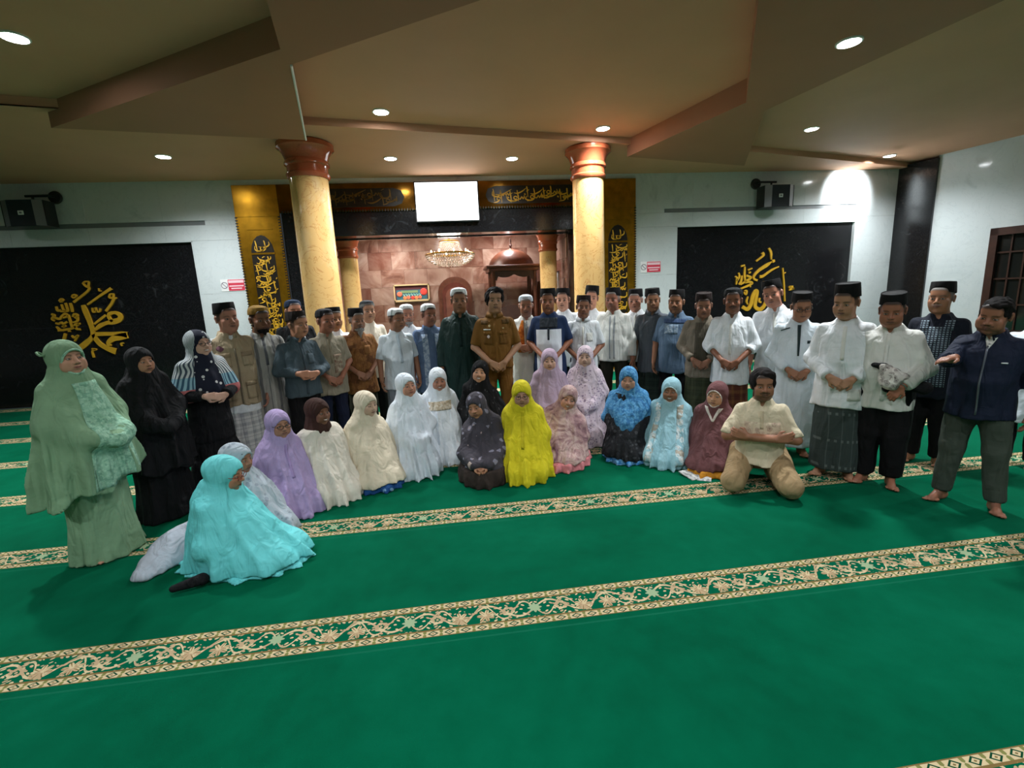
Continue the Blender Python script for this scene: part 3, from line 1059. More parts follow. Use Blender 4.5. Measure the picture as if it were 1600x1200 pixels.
# tall wooden cabinet edge right of pulpit
cb = empty('wooden_screen', (ony(846, 460, 11.7)[0], 11.7, 0))
tag(cb, 'narrow slatted wooden screen between pulpit and pillar', 'screen')
MB().box(-.13, .13, -.03, .03, 0, 2.02, .01).build('panel', M_WOOD, cb)
for i in range(4):
    MB().box(-.11 + i * .06, -.085 + i * .06, -.05, -.03, .1, 1.95, .004).build('slat', M_WOODD, cb)

# small window in the mihrab side wall
w2 = structure(empty('window_2', (MXH - .02, 11.55, 1.9)))
for b in ((-.25, .25, .29, .33), (-.25, .25, -.33, -.29), (-.25, -.20, -.33, .33), (.20, .25, -.33, .33)):
    MB().box(-.03, .02, b[0], b[1], b[2], b[3]).build('window_frame', M_WP, w2)
MB().box(-.01, .01, -.2, .2, -.29, .29).build('pane', M_DGLASS, w2)

# chandelier
cz = ony(703, 416, 11.0)[2]
ch = empty('chandelier', (ony(703, 395, 11.0)[0], 11.0, cz))
tag(ch, 'crystal bowl chandelier hanging in the mihrab', 'chandelier')
tc = NT('crystal')
tc.b.inputs['Transmission Weight'].default_value = .35
M_CRYS = tc.out(lin(232, 212, 200), .12, 0, .8)
mb = MB()
mb.tube([(0, 0, .52), (0, 0, MZ - cz)], .012, 6)
mb.build('chain', M_GOLD, ch)
for z, r in ((.26, .55), (.275, .50), (.54, .22)):
    mb = MB()
    mb.tube([(r * math.cos(q), r * math.sin(q), z) for q in np.linspace(0, 2 * PI, 33)[:-1]], .014, 6, True)
    mb.build('brass_ring', M_GOLD, ch, True)
mb = MB()
ico = [(0, 0, 1), (.9, 0, 0), (0, .9, 0), (-.9, 0, 0), (0, -.9, 0), (0, 0, -1)]
icf = [(0, 1, 2), (0, 2, 3), (0, 3, 4), (0, 4, 1), (5, 2, 1), (5, 3, 2), (5, 4, 3), (5, 1, 4)]
for j in range(9):
    a = j / 9 * PI / 2
    r, z = .54 * math.cos(a), .25 - .25 * math.sin(a)
    n = max(6, int(56 * math.cos(a)))
    for i in range(n):
        q = 2 * PI * (i + .5 * (j % 2)) / n
        s = .024
        mb.raw([(r * math.cos(q) + x * s, r * math.sin(q) + y * s, z + zz * s * 1.1) for x, y, zz in ico], icf)
for j in range(8):
    z = .29 + j * .032
    r = .30 - .09 * (j / 7) ** .7
    for i in range(36):
        q = 2 * PI * (i + .5 * (j % 2)) / 36
        s = .019
        mb.raw([(r * math.cos(q) + x * s, r * math.sin(q) + y * s, z + zz * s) for x, y, zz in ico], icf)
cr = mb.build('crystal_drops', M_CRYS, ch)
cr['kind'] = 'stuff'
for i in range(8):
    q = 2 * PI * i / 8 + .2
    mb = MB()
    mb.lathe([(.006, 0), (.016, .02), (.018, .035), (.004, .07)], 8, (.42 * math.cos(q), .42 * math.sin(q), .285))
    mb.build('bulb', M_CRYS_L, ch, True)
d = bpy.data.lights.new('chandelier_lamp', 'POINT')
d.energy = 36
d.color = (1.0, .92, .84)
d.shadow_soft_size = .35
lo = bpy.data.objects.new('chandelier_light', d)
link(lo, ch)
lo.location = (0, 0, .7)
for i, x in enumerate((-1.4, 1.4)):  # unseen ceiling lamps added to brighten the marble
    o = downlight((x, 11.75, MZ), 'unseen downlight added to light the mihrab, %s side' % ('left' if i == 0 else 'right'), .7)
# ================================================================== figures: signed-distance modelling
def axis(lo, hi, coarse, fine=()):
    out, x = [lo], lo
    while x < hi:
        st = coarse
        for a, b, f in fine:
            if a - 1e-9 <= x < b:
                st = min(st, f)
            elif x < a < x + st:
                st = min(st, max(a - x, f))
        x += st
        out.append(x)
    return np.array(out, np.float32)


class Field:
    def __init__(s, xs, ys, zs):
        s.xs, s.ys, s.zs = xs, ys, zs
        s.D = np.full((len(xs), len(ys), len(zs)), 9.0, np.float32)

    def sub(s, lo, hi):
        sl = []
        for ax, a, b in zip((s.xs, s.ys, s.zs), lo, hi):
            i = max(0, np.searchsorted(ax, a) - 1)
            j = min(len(ax), np.searchsorted(ax, b) + 1)
            if j - i < 1:
                return None
            sl.append(slice(i, j))
        return tuple(sl), s.xs[sl[0]][:, None, None], s.ys[sl[1]][None, :, None], s.zs[sl[2]][None, None, :]

    def join(s, sl, d, k, op):
        A = s.D[sl]
        if op == 'add':
            if k > 0:
                h = np.maximum(k - np.abs(A - d), 0) / k
                s.D[sl] = np.minimum(A, d) - h * h * (k * .25)
            else:
                s.D[sl] = np.minimum(A, d)
        else:
            d = -d
            if k > 0:
                h = np.maximum(k - np.abs(A - d), 0) / k
                s.D[sl] = np.maximum(A, d) + h * h * (k * .25)
            else:
                s.D[sl] = np.maximum(A, d)

    def ell(s, c, r, k=.02, op='add'):
        m = k + .05
        g = s.sub([c[i] - r[i] - m for i in range(3)], [c[i] + r[i] + m for i in range(3)])
        if g is None:
            return s
        sl, X, Y, Z = g
        qx, qy, qz = (X - c[0]) / r[0], (Y - c[1]) / r[1], (Z - c[2]) / r[2]
        k0 = np.sqrt(qx * qx + qy * qy + qz * qz)
        k1 = np.sqrt((qx / r[0]) ** 2 + (qy / r[1]) ** 2 + (qz / r[2]) ** 2) + 1e-6
        s.join(sl, k0 * (k0 - 1) / k1, k, op)
        return s

    def cap(s, a, b, ra, rb=None, k=.02, op='add', cut=False):
        rb = ra if rb is None else rb
        a, b = np.array(a, float), np.array(b, float)
        m = k + max(ra, rb) + .04
        g = s.sub(np.minimum(a, b) - m, np.maximum(a, b) + m)
        if g is None:
            return s
        sl, X, Y, Z = g
        d = b - a
        L2 = float(d @ d) + 1e-12
        t0 = ((X - a[0]) * d[0] + (Y - a[1]) * d[1] + (Z - a[2]) * d[2]) / L2
        t = np.clip(t0, 0, 1)
        q = np.sqrt((X - a[0] - t * d[0]) ** 2 + (Y - a[1] - t * d[1]) ** 2 + (Z - a[2] - t * d[2]) ** 2)
        dd = q - (ra + (rb - ra) * t)
        if cut:                               # flat end at b
            dd = np.maximum(dd, (t0 - 1) * math.sqrt(L2))
        s.join(sl, dd, k, op)
        return s

    def loft(s, tab, k=.02, folds=None, z0=None, z1=None, ex=2.0, op='add', seed=0):
        tab = sorted(tab)
        zz = [t[0] for t in tab]
        A, B, C = ([t[i] for t in tab] for i in (1, 2, 3))
        mx, my = max(A), max(B)
        yc0, yc1 = min(C), max(C)
        z0 = zz[0] if z0 is None else z0
        z1 = zz[-1] if z1 is None else z1
        m = k + .06
        g = s.sub((-mx - m, yc0 - my - m, z0 - m), (mx + m, yc1 + my + m, z1 + m))
        if g is None:
            return s
        sl, X, Y, Z = g
        z1d = Z[0, 0, :]
        a = np.interp(z1d, zz, A).astype(np.float32)[None, None, :]
        b = np.interp(z1d, zz, B).astype(np.float32)[None, None, :]
        c = np.interp(z1d, zz, C).astype(np.float32)[None, None, :]
        qx, qy = X / a, (Y - c) / b
        if ex == 2.0:
            r = np.sqrt(qx * qx + qy * qy)
        else:
            r = (np.abs(qx) ** ex + np.abs(qy) ** ex) ** (1 / ex)
        f = 1.0
        if folds:
            n, at, ab = folds
            th = np.arctan2(qy, qx)
            w = np.clip((z1 - z1d) / (z1 - z0 + 1e-6), 0, 1)[None, None, :]
            amp = at + (ab - at) * w
            ph = n * th + seed + 1.2 * np.sin(th * 2 + seed) + .9 * np.sin(5 * w + seed * 3)
            f = 1 + amp * ((1 - 2 * np.abs(np.sin(ph * .5)) ** .8) * .7 + np.sin((n * 1.7) // 1 * th + seed * 2.1 + 2 * w) * .35)
        d = (r / f - 1) * np.minimum(a, b) * .92
        d = np.maximum(d, np.maximum(z0 - Z, Z - z1))
        s.join(sl, d, k, op)
        return s

    def wrinkle(s, amp, freq, seed):
        r = np.random.RandomState(seed)
        X, Y, Z = s.xs[:, None, None], s.ys[None, :, None], s.zs[None, None, :]
        for i in range(4):
            v = r.normal(size=3)
            v = v / np.linalg.norm(v) * freq * r.uniform(.6, 1.5)
            p = r.uniform(0, 6.3, 2)
            s.D += (amp / 3) * np.sin(v[0] * X + v[1] * Y + v[2] * Z * .6 + p[0] + 1.3 * np.sin(X * freq * .4 + Z * freq * .3 + p[1])).astype(np.float32)
        return s

    def zclip(s, z0):
        s.D = np.maximum(s.D, (z0 - s.zs)[None, None, :])
        return s

    def mesh(s):
        D = s.D
        D[0], D[-1], D[:, 0], D[:, -1], D[:, :, 0], D[:, :, -1] = [np.maximum(q, .001) for q in (D[0], D[-1], D[:, 0], D[:, -1], D[:, :, 0], D[:, :, -1])]
        I = D < 0
        cnt = np.zeros(tuple(n - 1 for n in D.shape), np.int8)
        for dx in (0, 1):
            for dy in (0, 1):
                for dz in (0, 1):
                    cnt += I[dx:D.shape[0] - 1 + dx, dy:D.shape[1] - 1 + dy, dz:D.shape[2] - 1 + dz]
        act = (cnt > 0) & (cnt < 8)
        i, j, k = np.nonzero(act)
        n = len(i)
        idx = np.full(act.shape, -1, np.int32)
        idx[i, j, k] = np.arange(n)
        acc = np.zeros((n, 3))
        num = np.zeros(n)
        cs = [(a, b, c) for a in (0, 1) for b in (0, 1) for c in (0, 1)]
        val = {c: D[i + c[0], j + c[1], k + c[2]] for c in cs}
        px = [s.xs[i], s.xs[np.minimum(i + 1, len(s.xs) - 1)]]
        py = [s.ys[j], s.ys[np.minimum(j + 1, len(s.ys) - 1)]]
        pz = [s.zs[k], s.zs[np.minimum(k + 1, len(s.zs) - 1)]]
        for c in cs:
            for ax in range(3):
                if c[ax] == 1:
                    continue
                e = list(c)
                e[ax] = 1
                e = tuple(e)
                da, db = val[c], val[e]
                m = (da < 0) != (db < 0)
                if not m.any():
                    continue
                t = (da[m] / (da[m] - db[m]))
                P = [px[c[0]][m], py[c[1]][m], pz[c[2]][m]]
                Q = [px[e[0]][m], py[e[1]][m], pz[e[2]][m]]
                for q in range(3):
                    acc[m, q] += P[q] + t * (Q[q] - P[q])
                num[m] += 1
        V = acc / num[:, None]
        F = []
        for ax in range(3):
            A = I[:-1] if ax == 0 else (I[:, :-1] if ax == 1 else I[:, :, :-1])
            B = I[1:] if ax == 0 else (I[:, 1:] if ax == 1 else I[:, :, 1:])
            e = np.array(np.nonzero(A != B))
            o1, o2 = [(1, 2), (2, 0), (0, 1)][ax]
            ok = (e[o1] > 0) & (e[o2] > 0) & (e[o1] < D.shape[o1] - 1) & (e[o2] < D.shape[o2] - 1)
            e = e[:, ok]
            fl = A[e[0], e[1], e[2]]
            q = []
            for a, b in ((0, 0), (1, 0), (1, 1), (0, 1)):
                c = e.copy()
                c[o1] -= a
                c[o2] -= b
                q.append(idx[c[0], c[1], c[2]])
            q = np.stack(q, 1)
            q[~fl] = q[~fl][:, ::-1]
            F.append(q)
        F = np.concatenate(F)
        F = F[(F >= 0).all(1)]
        return V, F


def sstep(x, a, b):
    t = np.clip((x - a) / (b - a), 0, 1)
    return t * t * (3 - 2 * t)


def rotm(yaw, pitch, roll):
    cy, sy = math.cos(yaw), math.sin(yaw)
    cp, sp = math.cos(pitch), math.sin(pitch)
    cr, sr = math.cos(roll), math.sin(roll)
    Rz = np.array([[cy, -sy, 0], [sy, cy, 0], [0, 0, 1]])
    Rx = np.array([[1, 0, 0], [0, cp, -sp], [0, sp, cp]])
    Ry = np.array([[cr, 0, sr], [0, 1, 0], [-sr, 0, cr]])
    return Rz @ Rx @ Ry


HEAD_Z = 1.562                           # head centre of the 1.70 m standing figure


class Fig:
    """pose + deformation of one figure; canonical figure is 1.70 m, looks along -Y."""

    def __init__(s, dz=0.0, oy=0.0, head=(0, 0, 0), lean=(0, 0, 0), scale=1.0, headk=1.0):
        s.dz, s.oy, s.scale = dz, oy, scale
        s.hc = np.array([0, -.012 + oy, HEAD_Z + dz])
        s.R = rotm(math.radians(head[0]), math.radians(head[1]), math.radians(head[2]))
        s.piv = np.array([0, .02 + oy, 1.452 + dz])
        s.lean = [math.radians(a) for a in lean]    # forward, sideways (to +x), twist
        s.hk = headk

    def df(s, V, rigid=False, zlo=1.38, zhi=1.47):
        V = np.array(V, float)
        w = np.ones(len(V)) if rigid else sstep(V[:, 2], zlo + s.dz, zhi + s.dz)
        T = (V - s.piv)
        if s.hk != 1.0:
            T2 = T * (1 + (s.hk - 1) * w)[:, None]
        else:
            T2 = T
        V = s.piv + T2 * (1 - w)[:, None] + (T2 @ s.R.T) * w[:, None]
        fw, sd, tw = s.lean
        if fw or sd or tw:
            z0 = .92 + s.dz
            w = sstep(V[:, 2], z0 - .06, z0 + .42)
            if tw:
                a = tw * w
                x, y = V[:, 0].copy(), V[:, 1] - s.oy
                V[:, 0] = x * np.cos(a) - y * np.sin(a)
                V[:, 1] = x * np.sin(a) + y * np.cos(a) + s.oy
            if fw:
                a = fw * w
                y, z = V[:, 1] - s.oy, V[:, 2] - z0
                V[:, 1] = y * np.cos(a) - z * np.sin(a) + s.oy
                V[:, 2] = y * np.sin(a) + z * np.cos(a) + z0
            if sd:
                a = sd * w
                x, z = V[:, 0].copy(), V[:, 2] - z0
                V[:, 0] = x * np.cos(a) + z * np.sin(a)
                V[:, 2] = -x * np.sin(a) + z * np.cos(a) + z0
        return V * s.scale


# ------------------------------------------------------------------ skeleton poses
def arm_pose(kind):
    """for s in (-1, +1): shoulder, elbow, wrist, hand direction, palm normal, curl"""
    out = {}
    for s in (-1, 1):
        S_ = np.array([s * .158, .014, 1.345])
        if kind == 'clasp':
            o = (S_, (s * .238, .0, 1.09), (s * .085, -.178, .93), (-s * .80, -.12, -.58), (-s * .25, .55 if s > 0 else .6, -.3), .55)
            if s < 0:
                o = (S_, (s * .238, -.005, 1.09), (s * .075, -.205, .945), (-s * .82, -.05, -.55), (0, .9, -.3), .6)
        elif kind == 'waist':
            o = (S_, (s * .25, -.02, 1.09), (s * .095, -.235, 1.06 + (.015 if s < 0 else 0)), (-s * .95, -.12, -.12), (0, .9, -.2), .6)
        elif kind == 'side':
            o = (S_, (s * .228, .02, 1.08), (s * .240, -.05, .83), (0, -.18, -1), (-s, -.1, 0), .35)
        elif kind == 'lap':
            o = (S_, (s * .225, -.03, 1.11), (s * .10, -.25, .985), (-s * .7, -.4, -.25), (0, .2, -1), .45)
        elif kind == 'crossed':
            o = (S_, (s * .265, -.10, 1.13), (-s * .10, -.215 - (.03 if s < 0 else 0), 1.165), (-s * .95, .10, .22), (0, 1, 0), .45)
        elif kind == 'knee':
            o = (S_, (s * .20, -.20, 1.10), (s * .065 - .03, -.455, 1.05), (-s * .75, -.35, -.35), (0, .3, -1), .5)
        elif kind == 'point':
            if s < 0:
                o = (S_, (-.19, -.20, 1.25), (-.125, -.42, 1.34), (-.45, -.87, .04), (.15, -.1, -1), .30)
            else:
                o = (S_, (s * .255, .05, 1.09), (s * .27, .0, .84), (0, -.1, -1), (-s, -.1, 0), .3)
        elif kind == 'bag':
            if s > 0:
                o = (S_, (s * .27, -.04, 1.09), (s * .13, -.245, .955), (-s * .55, -.1, -.83), (0, .9, -.2), .5)
            else:
                o = (S_, (s * .25, .02, 1.09), (s * .235, -.06, .85), (.1, -.15, -1), (-s, -.1, 0), .4)
        elif kind == 'shoulder':                     # one hand on a neighbour's shoulder
            if s < 0:
                o = (S_, (s * .33, -.10, 1.20), (s * .17, -.27, 1.385), (-s * -.75, -.5, .05), (0, .2, -1), .5)
            else:
                o = (S_, (s * .228, .02, 1.08), (s * .240, -.05, .83), (0, -.18, -1), (-s, -.1, 0), .35)
        out[s] = [np.array(q, float) if not np.isscalar(q) else q for q in o]
    return out


def hand(F, W, d, n, s, curl, k=.004):
    d = d / np.linalg.norm(d)
    n = n - d * (n @ d)
    n = n / np.linalg.norm(n)
    l = np.cross(d, n)                    # across the palm
    th = l * s if (l @ np.array([0, -1, .2])) * s > 0 else -l * s     # thumb side: forward / up
    for f in range(4):
        off = (1.5 - f) * .0195
        base = W + d * (.088 - .004 * abs(f - 1)) + th * off
        F.cap(W + d * .005 + th * off * .55, base, .0145, .012, .010)
        p, a = base, 0.0
        ln = (.92, 1.04, 1.0, .78)[f]
        for L, r0, r1 in ((.040, .0105, .0098), (.027, .0098, .0090), (.020, .0090, .0078)):
            a += curl * (1.0 if L > .03 else 1.15)
            q = p + (d * math.cos(a) + n * math.sin(a)) * L * ln
            F.cap(p, q, r0, r1, k)
            p = q
    p = W + d * .022 + th * .022
    q = p + (d * .55 + th * .65 + n * .30) * .045
    F.cap(p, q, .0145, .0118, .008)
    F.cap(q, q + (d * .9 + th * .05 + n * .35) * .035, .0112, .0092, k)


def foot(F, A, toe=(0, -1, 0), s=1):
    t = np.array(toe, float)
    t /= np.linalg.norm(t)
    u = np.array([-t[1], t[0], 0]) * -1   # sideways
    z = np.array([0, 0, 1.0])
    heel = A - t * .035 - z * (A[2] - .032)
    ball = A + t * .125 - z * (A[2] - .022)
    F.cap(heel, ball, .034, .024, .02)
    F.cap(A, heel + t * .03, .036, .034, .02)
    F.cap(A + t * .02, ball + z * .008, .030, .02, .03)
    for i in range(5):
        o = (i - 2) * .0175
        b = ball + u * o * s * 1.0 - t * abs(i - 1) * .008 - z * .004
        F.cap(b, b + t * (.052 - .006 * i), .014 if i == 0 else .0105, .0115 if i == 0 else .0085, .006)


def head(F, c, fem=False, seed=0, smile=0.0, old=0.0, heavy=0.0):
    r = np.random.RandomState(seed + 11)
    j = lambda a: 1 + r.uniform(-a, a)
    C = lambda x, y, z: (c[0] + x, c[1] + y, c[2] + z)
    fw = j(.05) * (1 + .10 * heavy)
    F.ell(C(0, .018, .028), (.0745 * j(.03), .094 * j(.03), .087), .02)
    F.ell(C(0, -.030, -.030), (.0605 * fw, .062, .080), .03)
    F.cap(C(-.030 * fw, -.030, -.080), C(.030 * fw, -.030, -.080), .030, None, .03)          # jaw
    F.ell(C(0, -.066, -.093), (.024 * j(.1), .022, .020), .018)
    for s in (-1, 1):
        F.ell(C(s * .040 * fw, -.066, -.022), (.024, .022, .022), .022)                       # cheek bones
        F.ell(C(s * .034 * fw, -.062, -.052), (.024 + .012 * heavy, .024, .024 + .01 * heavy), .02)
        if smile:
            F.ell(C(s * .036 * fw, -.080, -.030), (.017, .014, .014), .014)
    F.cap(C(-.034, -.081 if not fem else -.077, .028), C(.034, -.081 if not fem else -.077, .028), .011 if not fem else .008, None, .02)  # brow
    F.ell(C(0, -.070 if not fem else -.058, .060), (.055, .024, .040), .03)                                         # forehead
    for s in (-1, 1):
        F.ell(C(s * .0315, -.104, .004), (.0185, .018, .0125), .012, 'sub')                   # sockets
        F.ell(C(s * .0315, -.0765, .003), (.0155, .0165, .0125), .005)                        # lids and eyeball
    nl = j(.12)
    nw = j(.15)
    F.cap(C(0, -.090, .014), C(0, -.110 * (1 + .02 * (nl - 1)), -.022), .0075, .0115 * nw, .012)
    for s in (-1, 1):
        F.ell(C(s * .0135 * nw, -.099, -.027), (.0098, .0110, .0085), .007)
    F.ell(C(0, -.086, -.052), (.026, .014, .016), .018)                                       # muzzle
    mw = .021 * j(.1) + .006 * smile
    up = .006 * smile
    for s in (-1, 1):
        F.cap(C(0, -.0995, -.0515), C(s * mw, -.0885, -.0545 + up), .0056, .0036, .005)
        F.cap(C(0, -.0985, -.0625 - .004 * smile), C(s * mw, -.0880, -.0560 + up), .0062, .0036, .005)
    F.cap(C(-mw, -.099, -.0568 + up * .3), C(mw, -.099, -.0568 + up * .3), .0021 + .002 * smile, None, .003, 'sub')
    for s in (-1, 1):
        F.ell(C(s * .0775, .010, -.002), (.0085, .020, .031), .008)                           # ears
        F.ell(C(s * .0790, .016, .012), (.0100, .019, .020), .006)
        F.ell(C(s * .0885, .004, .004), (.0075, .009, .014), .006, 'sub')
    F.cap(C(0, .022, -.060), C(0, .030, -.185), .053 if not fem else .048, .058 if not fem else .052, .03)


TORSO_M = [(.84, .150, .105, .01), (.93, .162, .112, .005), (1.02, .150, .108, -.005), (1.12, .152, .112, -.005), (1.24, .168, .112, .005),
           (1.31, .166, .100, .012), (1.36, .140, .080, .018), (1.40, .090, .065, .02), (1.45, .05, .05, .02)]


def gtab(tab, dx=0.0, g=1.0, dz=0.0, oy=0.0, belly=0.0):
    out = []
    for z, a, b, y in tab:
        q = belly * math.exp(-((z - 1.06) / .13) ** 2)
        out.append((z + dz, a * g + dx, b * g + dx + q * .5, y + oy - q * .5))
    return out


def merge_hidden(V, Q, keep, cell=.035):
    key = np.floor(V / cell).astype(np.int64)
    code = (key[:, 0] + 500) * 10 ** 8 + (key[:, 1] + 500) * 10 ** 4 + (key[:, 2] + 500)
    code[keep] = -np.arange(1, keep.sum() + 1)
    u, inv = np.unique(code, return_inverse=True)
    inv = inv.ravel()
    n = len(u)
    cnt = np.bincount(inv, minlength=n).astype(float)
    W = np.stack([np.bincount(inv, V[:, i], n) / cnt for i in range(3)], 1)
    q = inv[Q]
    out = []
    full = (q[:, 0] != q[:, 1]) & (q[:, 1] != q[:, 2]) & (q[:, 2] != q[:, 3]) & (q[:, 3] != q[:, 0]) & (q[:, 0] != q[:, 2]) & (q[:, 1] != q[:, 3])
    quads = q[full]
    tris = {}
    for f in q[~full]:
        g = list(dict.fromkeys(f.tolist()))
        if len(g) == 3:
            tris[tuple(sorted(g))] = g
    return W, (quads, np.array(list(tris.values()), np.int64).reshape(-1, 3))


KNEEL = {'hip': (.10, .09, .20), 'knee': (.15, -.36, .10), 'ank': (.10, .12, .06)}


def body_mesh(fig, arms, legs='stand', fem=False, seed=0, smile=0, old=0, heavy=0, girth=1.0, belly=0.0, feet=True, toe=.25, spread=0.0, knees=None, long_sleeve=False):
    dz, oy = fig.dz, fig.oy
    A = arm_pose(arms)
    P = {}
    for s in (-1, 1):
        S_, E_, W_ = [A[s][q] + np.array([0, oy, dz]) for q in range(3)]
        if fem:
            S_ = S_ * np.array([.82, 1, 1])
        P[s] = (S_, E_, W_, A[s][3], A[s][4], A[s][5])
    zs_h = (fig.hc[2] - .12, fig.hc[2] + .13, .0050)
    hz = [P[s][2][2] for s in P]
    hx = [P[s][2][0] for s in P]
    hy = [P[s][2][1] for s in P]
    zf = [zs_h, (min(hz) - .14, max(hz) + .06, .006)]
    xf = [(-.09, .09, .0050)]
    for x in hx:
        xf.append((x - .10, x + .10, .0065))
    yf = [(fig.hc[1] - .12, fig.hc[1] - .03, .0052), (min(hy) - .12, max(hy) + .05, .0065)]
    lo = [-.42, -.62 if legs != 'stand' else -.30, -.01]
    hi = [.42, .36, fig.hc[2] + .14]
    if arms in ('point', 'shoulder'):
        lo[1] -= .25
        lo[0] -= .15
    if legs == 'stand' and feet:
        zf.append((-.01, .06, .008))
    F = Field(axis(lo[0], hi[0], .016, xf), axis(lo[1], hi[1], .014, yf), axis(lo[2], hi[2], .017, zf))
    F.loft(gtab(TORSO_M, -.004 if not fem else -.014, girth, dz, oy, belly), .03)
    for s in (-1, 1):
        S_, E_, W_, d, n, c = P[s]
        q = .88 if fem else 1.0
        F.ell(tuple(S_ * np.array([.88, 1, 1]) - np.array([0, 0, .012])), (.036 * q, .036 * q, .034 * q), .03)
        F.cap(S_ - np.array([0, 0, .015]), E_, .034 * q, .037 * q, .03)
        F.cap(E_, W_ + (W_ - E_) * .0, .039 * q, .0265 * q, .02)
        hand(F, W_, d, n, s, c)
        if legs == 'stand':
            hp, kn, an = (s * .085, .005 + oy, .90), (s * (.095 + spread * .5), -.005 + oy, .49), (s * (.10 + spread), .02 + oy, .085)
            F.cap(hp, kn, .078 * girth, .052, .04)
            F.cap(kn, an, .052, .034, .02)
            if feet:
                foot(F, np.array(an), (s * toe, -1, 0), s)
        else:
            K = knees or KNEEL
            hp, kn, an = [(s * K[q_][0], K[q_][1] + oy, K[q_][2]) for q_ in ('hip', 'knee', 'ank')]
            F.cap(hp, kn, .082 * girth, .058, .03)
            F.cap(kn, an, .055, .036, .02)
            F.cap(an, (an[0] * .9, an[1] + .13, .035), .034, .024, .02)
    head(F, fig.hc, fem, seed, smile, old, heavy)
    F.zclip(0.0)
    V, Q = F.mesh()
    # keep the shown skin fine, merge what the clothes hide
    keep = V[:, 2] > 1.36 + dz
    if legs == 'stand' and feet:
        keep |= V[:, 2] < .13
    if arms != 'lap':
        for s in (-1, 1):
            S_, E_, W_ = P[s][:3]
            for a, b, rad in ((S_ * .45 + E_ * .55, E_, .07), (E_, W_, .07), (W_ * .7 + E_ * .3, W_, .06), (W_, W_ + P[s][3] / np.linalg.norm(P[s][3]) * .1, .13)):
                if long_sleeve and rad == .07:
                    continue
                d = b - a
                t = np.clip(((V - a) @ d) / (d @ d), 0, 1)
                keep |= np.linalg.norm(V - a - t[:, None] * d, axis=1) < rad
    return merge_hidden(V, Q, keep)


# ------------------------------------------------------------------ skin with painted features
def skin_material():
    t = NT('skin')
    at = t.n('ShaderNodeAttribute', attribute_type='GEOMETRY', attribute_name='paint')
    oi = t.n('ShaderNodeObjectInfo')
    n = t.noise(30, 3, t.obj())
    base = t.mix(t.M('MULTIPLY', n, .25), oi.outputs['Color'], lin(150, 90, 70))
    c = t.mix(at.outputs['Alpha'], base, at.outputs['Color'])
    return t.out(c, .5, 0, .4)


M_SKIN = skin_material()


def paint_body(V, hc, fem, hair=(.012, .01, .009), brow=None, mustache=0.0, stubble=0.0, smile=0.0, bald=False, hairline=.062, lip=None, grey=False, shadow=None):
    q = V - hc
    x, y, z = q[:, 0], q[:, 1], q[:, 2]
    ax = np.abs(x)
    n = len(V)
    C = np.zeros((n, 4), np.float32)
    brow = brow or ((.02, .014, .012) if not grey else (.16, .15, .14))

    def lay(mask, rgb, a):
        m = (mask * a).astype(np.float32)
        for i in range(3):
            C[:, i] = C[:, i] * (1 - m) + rgb[i] * m
        C[:, 3] = C[:, 3] + (1 - C[:, 3]) * m

    front = (y < -.045)
    headz = (z > -.13)
    if not fem and not bald:
        w = sstep(z + np.where(y > .0, np.minimum((y) * 2.2, .12), np.minimum(y * .15, 0)) - .12 * sstep(ax, .045, .075) * -.3, hairline - .014, hairline + .004)
        ear = np.exp(-(((y - .01) / .03) ** 2 + ((z + .002) / .04) ** 2)) * (ax > .070)
        lay(np.clip(w - 1.5 * ear, 0, 1) * headz, hair, .92)
        sb = sstep(z, -.03, .0) * (ax > .058) * (y > -.035) * (y < .0)
        lay(sb, hair, .7)
    if mustache:
        m = front * np.exp(-(((z + .0415 + ax * .12) / .0055) ** 2)) * (ax < .034)
        lay(np.clip(m * 1.3, 0, 1), (.02, .016, .014) if not grey else (.3, .29, .28), mustache)
    if stubble:
        m = sstep(-z, .055, .075) * (y < .0) * headz
        m = np.maximum(m, sstep(ax, .045, .056) * (z < -.01) * (y < -.01) * (y > -.07))
        lay(m, (.03, .024, .02) if not grey else (.36, .35, .34), stubble)
    # lips
    up = .006 * smile
    d = ((ax / (.0225 + .006 * smile)) ** 2 + ((z + .0572 - up * ax / .02) / (.0088 + .003 * smile)) ** 2)
    lay(front * np.clip(1.5 - d, 0, 1), lip or ((.28, .085, .075) if fem else (.20, .085, .070)), .75)
    if smile:
        d = ((ax / .019) ** 2 + ((z + .0565) / .0048) ** 2)
        lay(front * np.clip(2.2 - 1.6 * d, 0, 1), (.78, .75, .70), .95)
    else:
        m = front * np.exp(-(((z + .0568) / .0022) ** 2)) * (ax < .021)
        lay(m, (.06, .02, .018), .8)
    # brows, eyes
    bz = .0235 + .004 * np.sin(np.clip((ax - .012) / .04, 0, 1) * PI) - .10 * np.clip(ax - .042, 0, 1)
    m = front * np.exp(-(((z - bz) / .0038) ** 2)) * sstep(ax, .008, .016) * (1 - sstep(ax, .046, .054))
    lay(m, brow, .85 if not fem else .7)
    ex = ax - .0315
    d = (ex / .0150) ** 2 + ((z - .0035) / .0066) ** 2
    lay(front * np.clip(2.6 - 2.0 * d, 0, 1), (.035, .02, .016), .85)
    d = (ex / .0118) ** 2 + ((z - .0028) / .0042) ** 2
    lay(front * np.clip(2.2 - 1.8 * d, 0, 1), (.62, .58, .54), .9)
    d = (ex / .0056) ** 2 + ((z - .003) / .0056) ** 2
    lay(front * np.clip(2.4 - 1.8 * d, 0, 1), (.012, .008, .006), .95)
    # nostrils
    d = ((ax - .0095) / .0045) ** 2 + ((z + .0345) / .0035) ** 2
    lay((y < -.085) * np.clip(1.6 - d, 0, 1), (.05, .02, .018), .7)
    return C


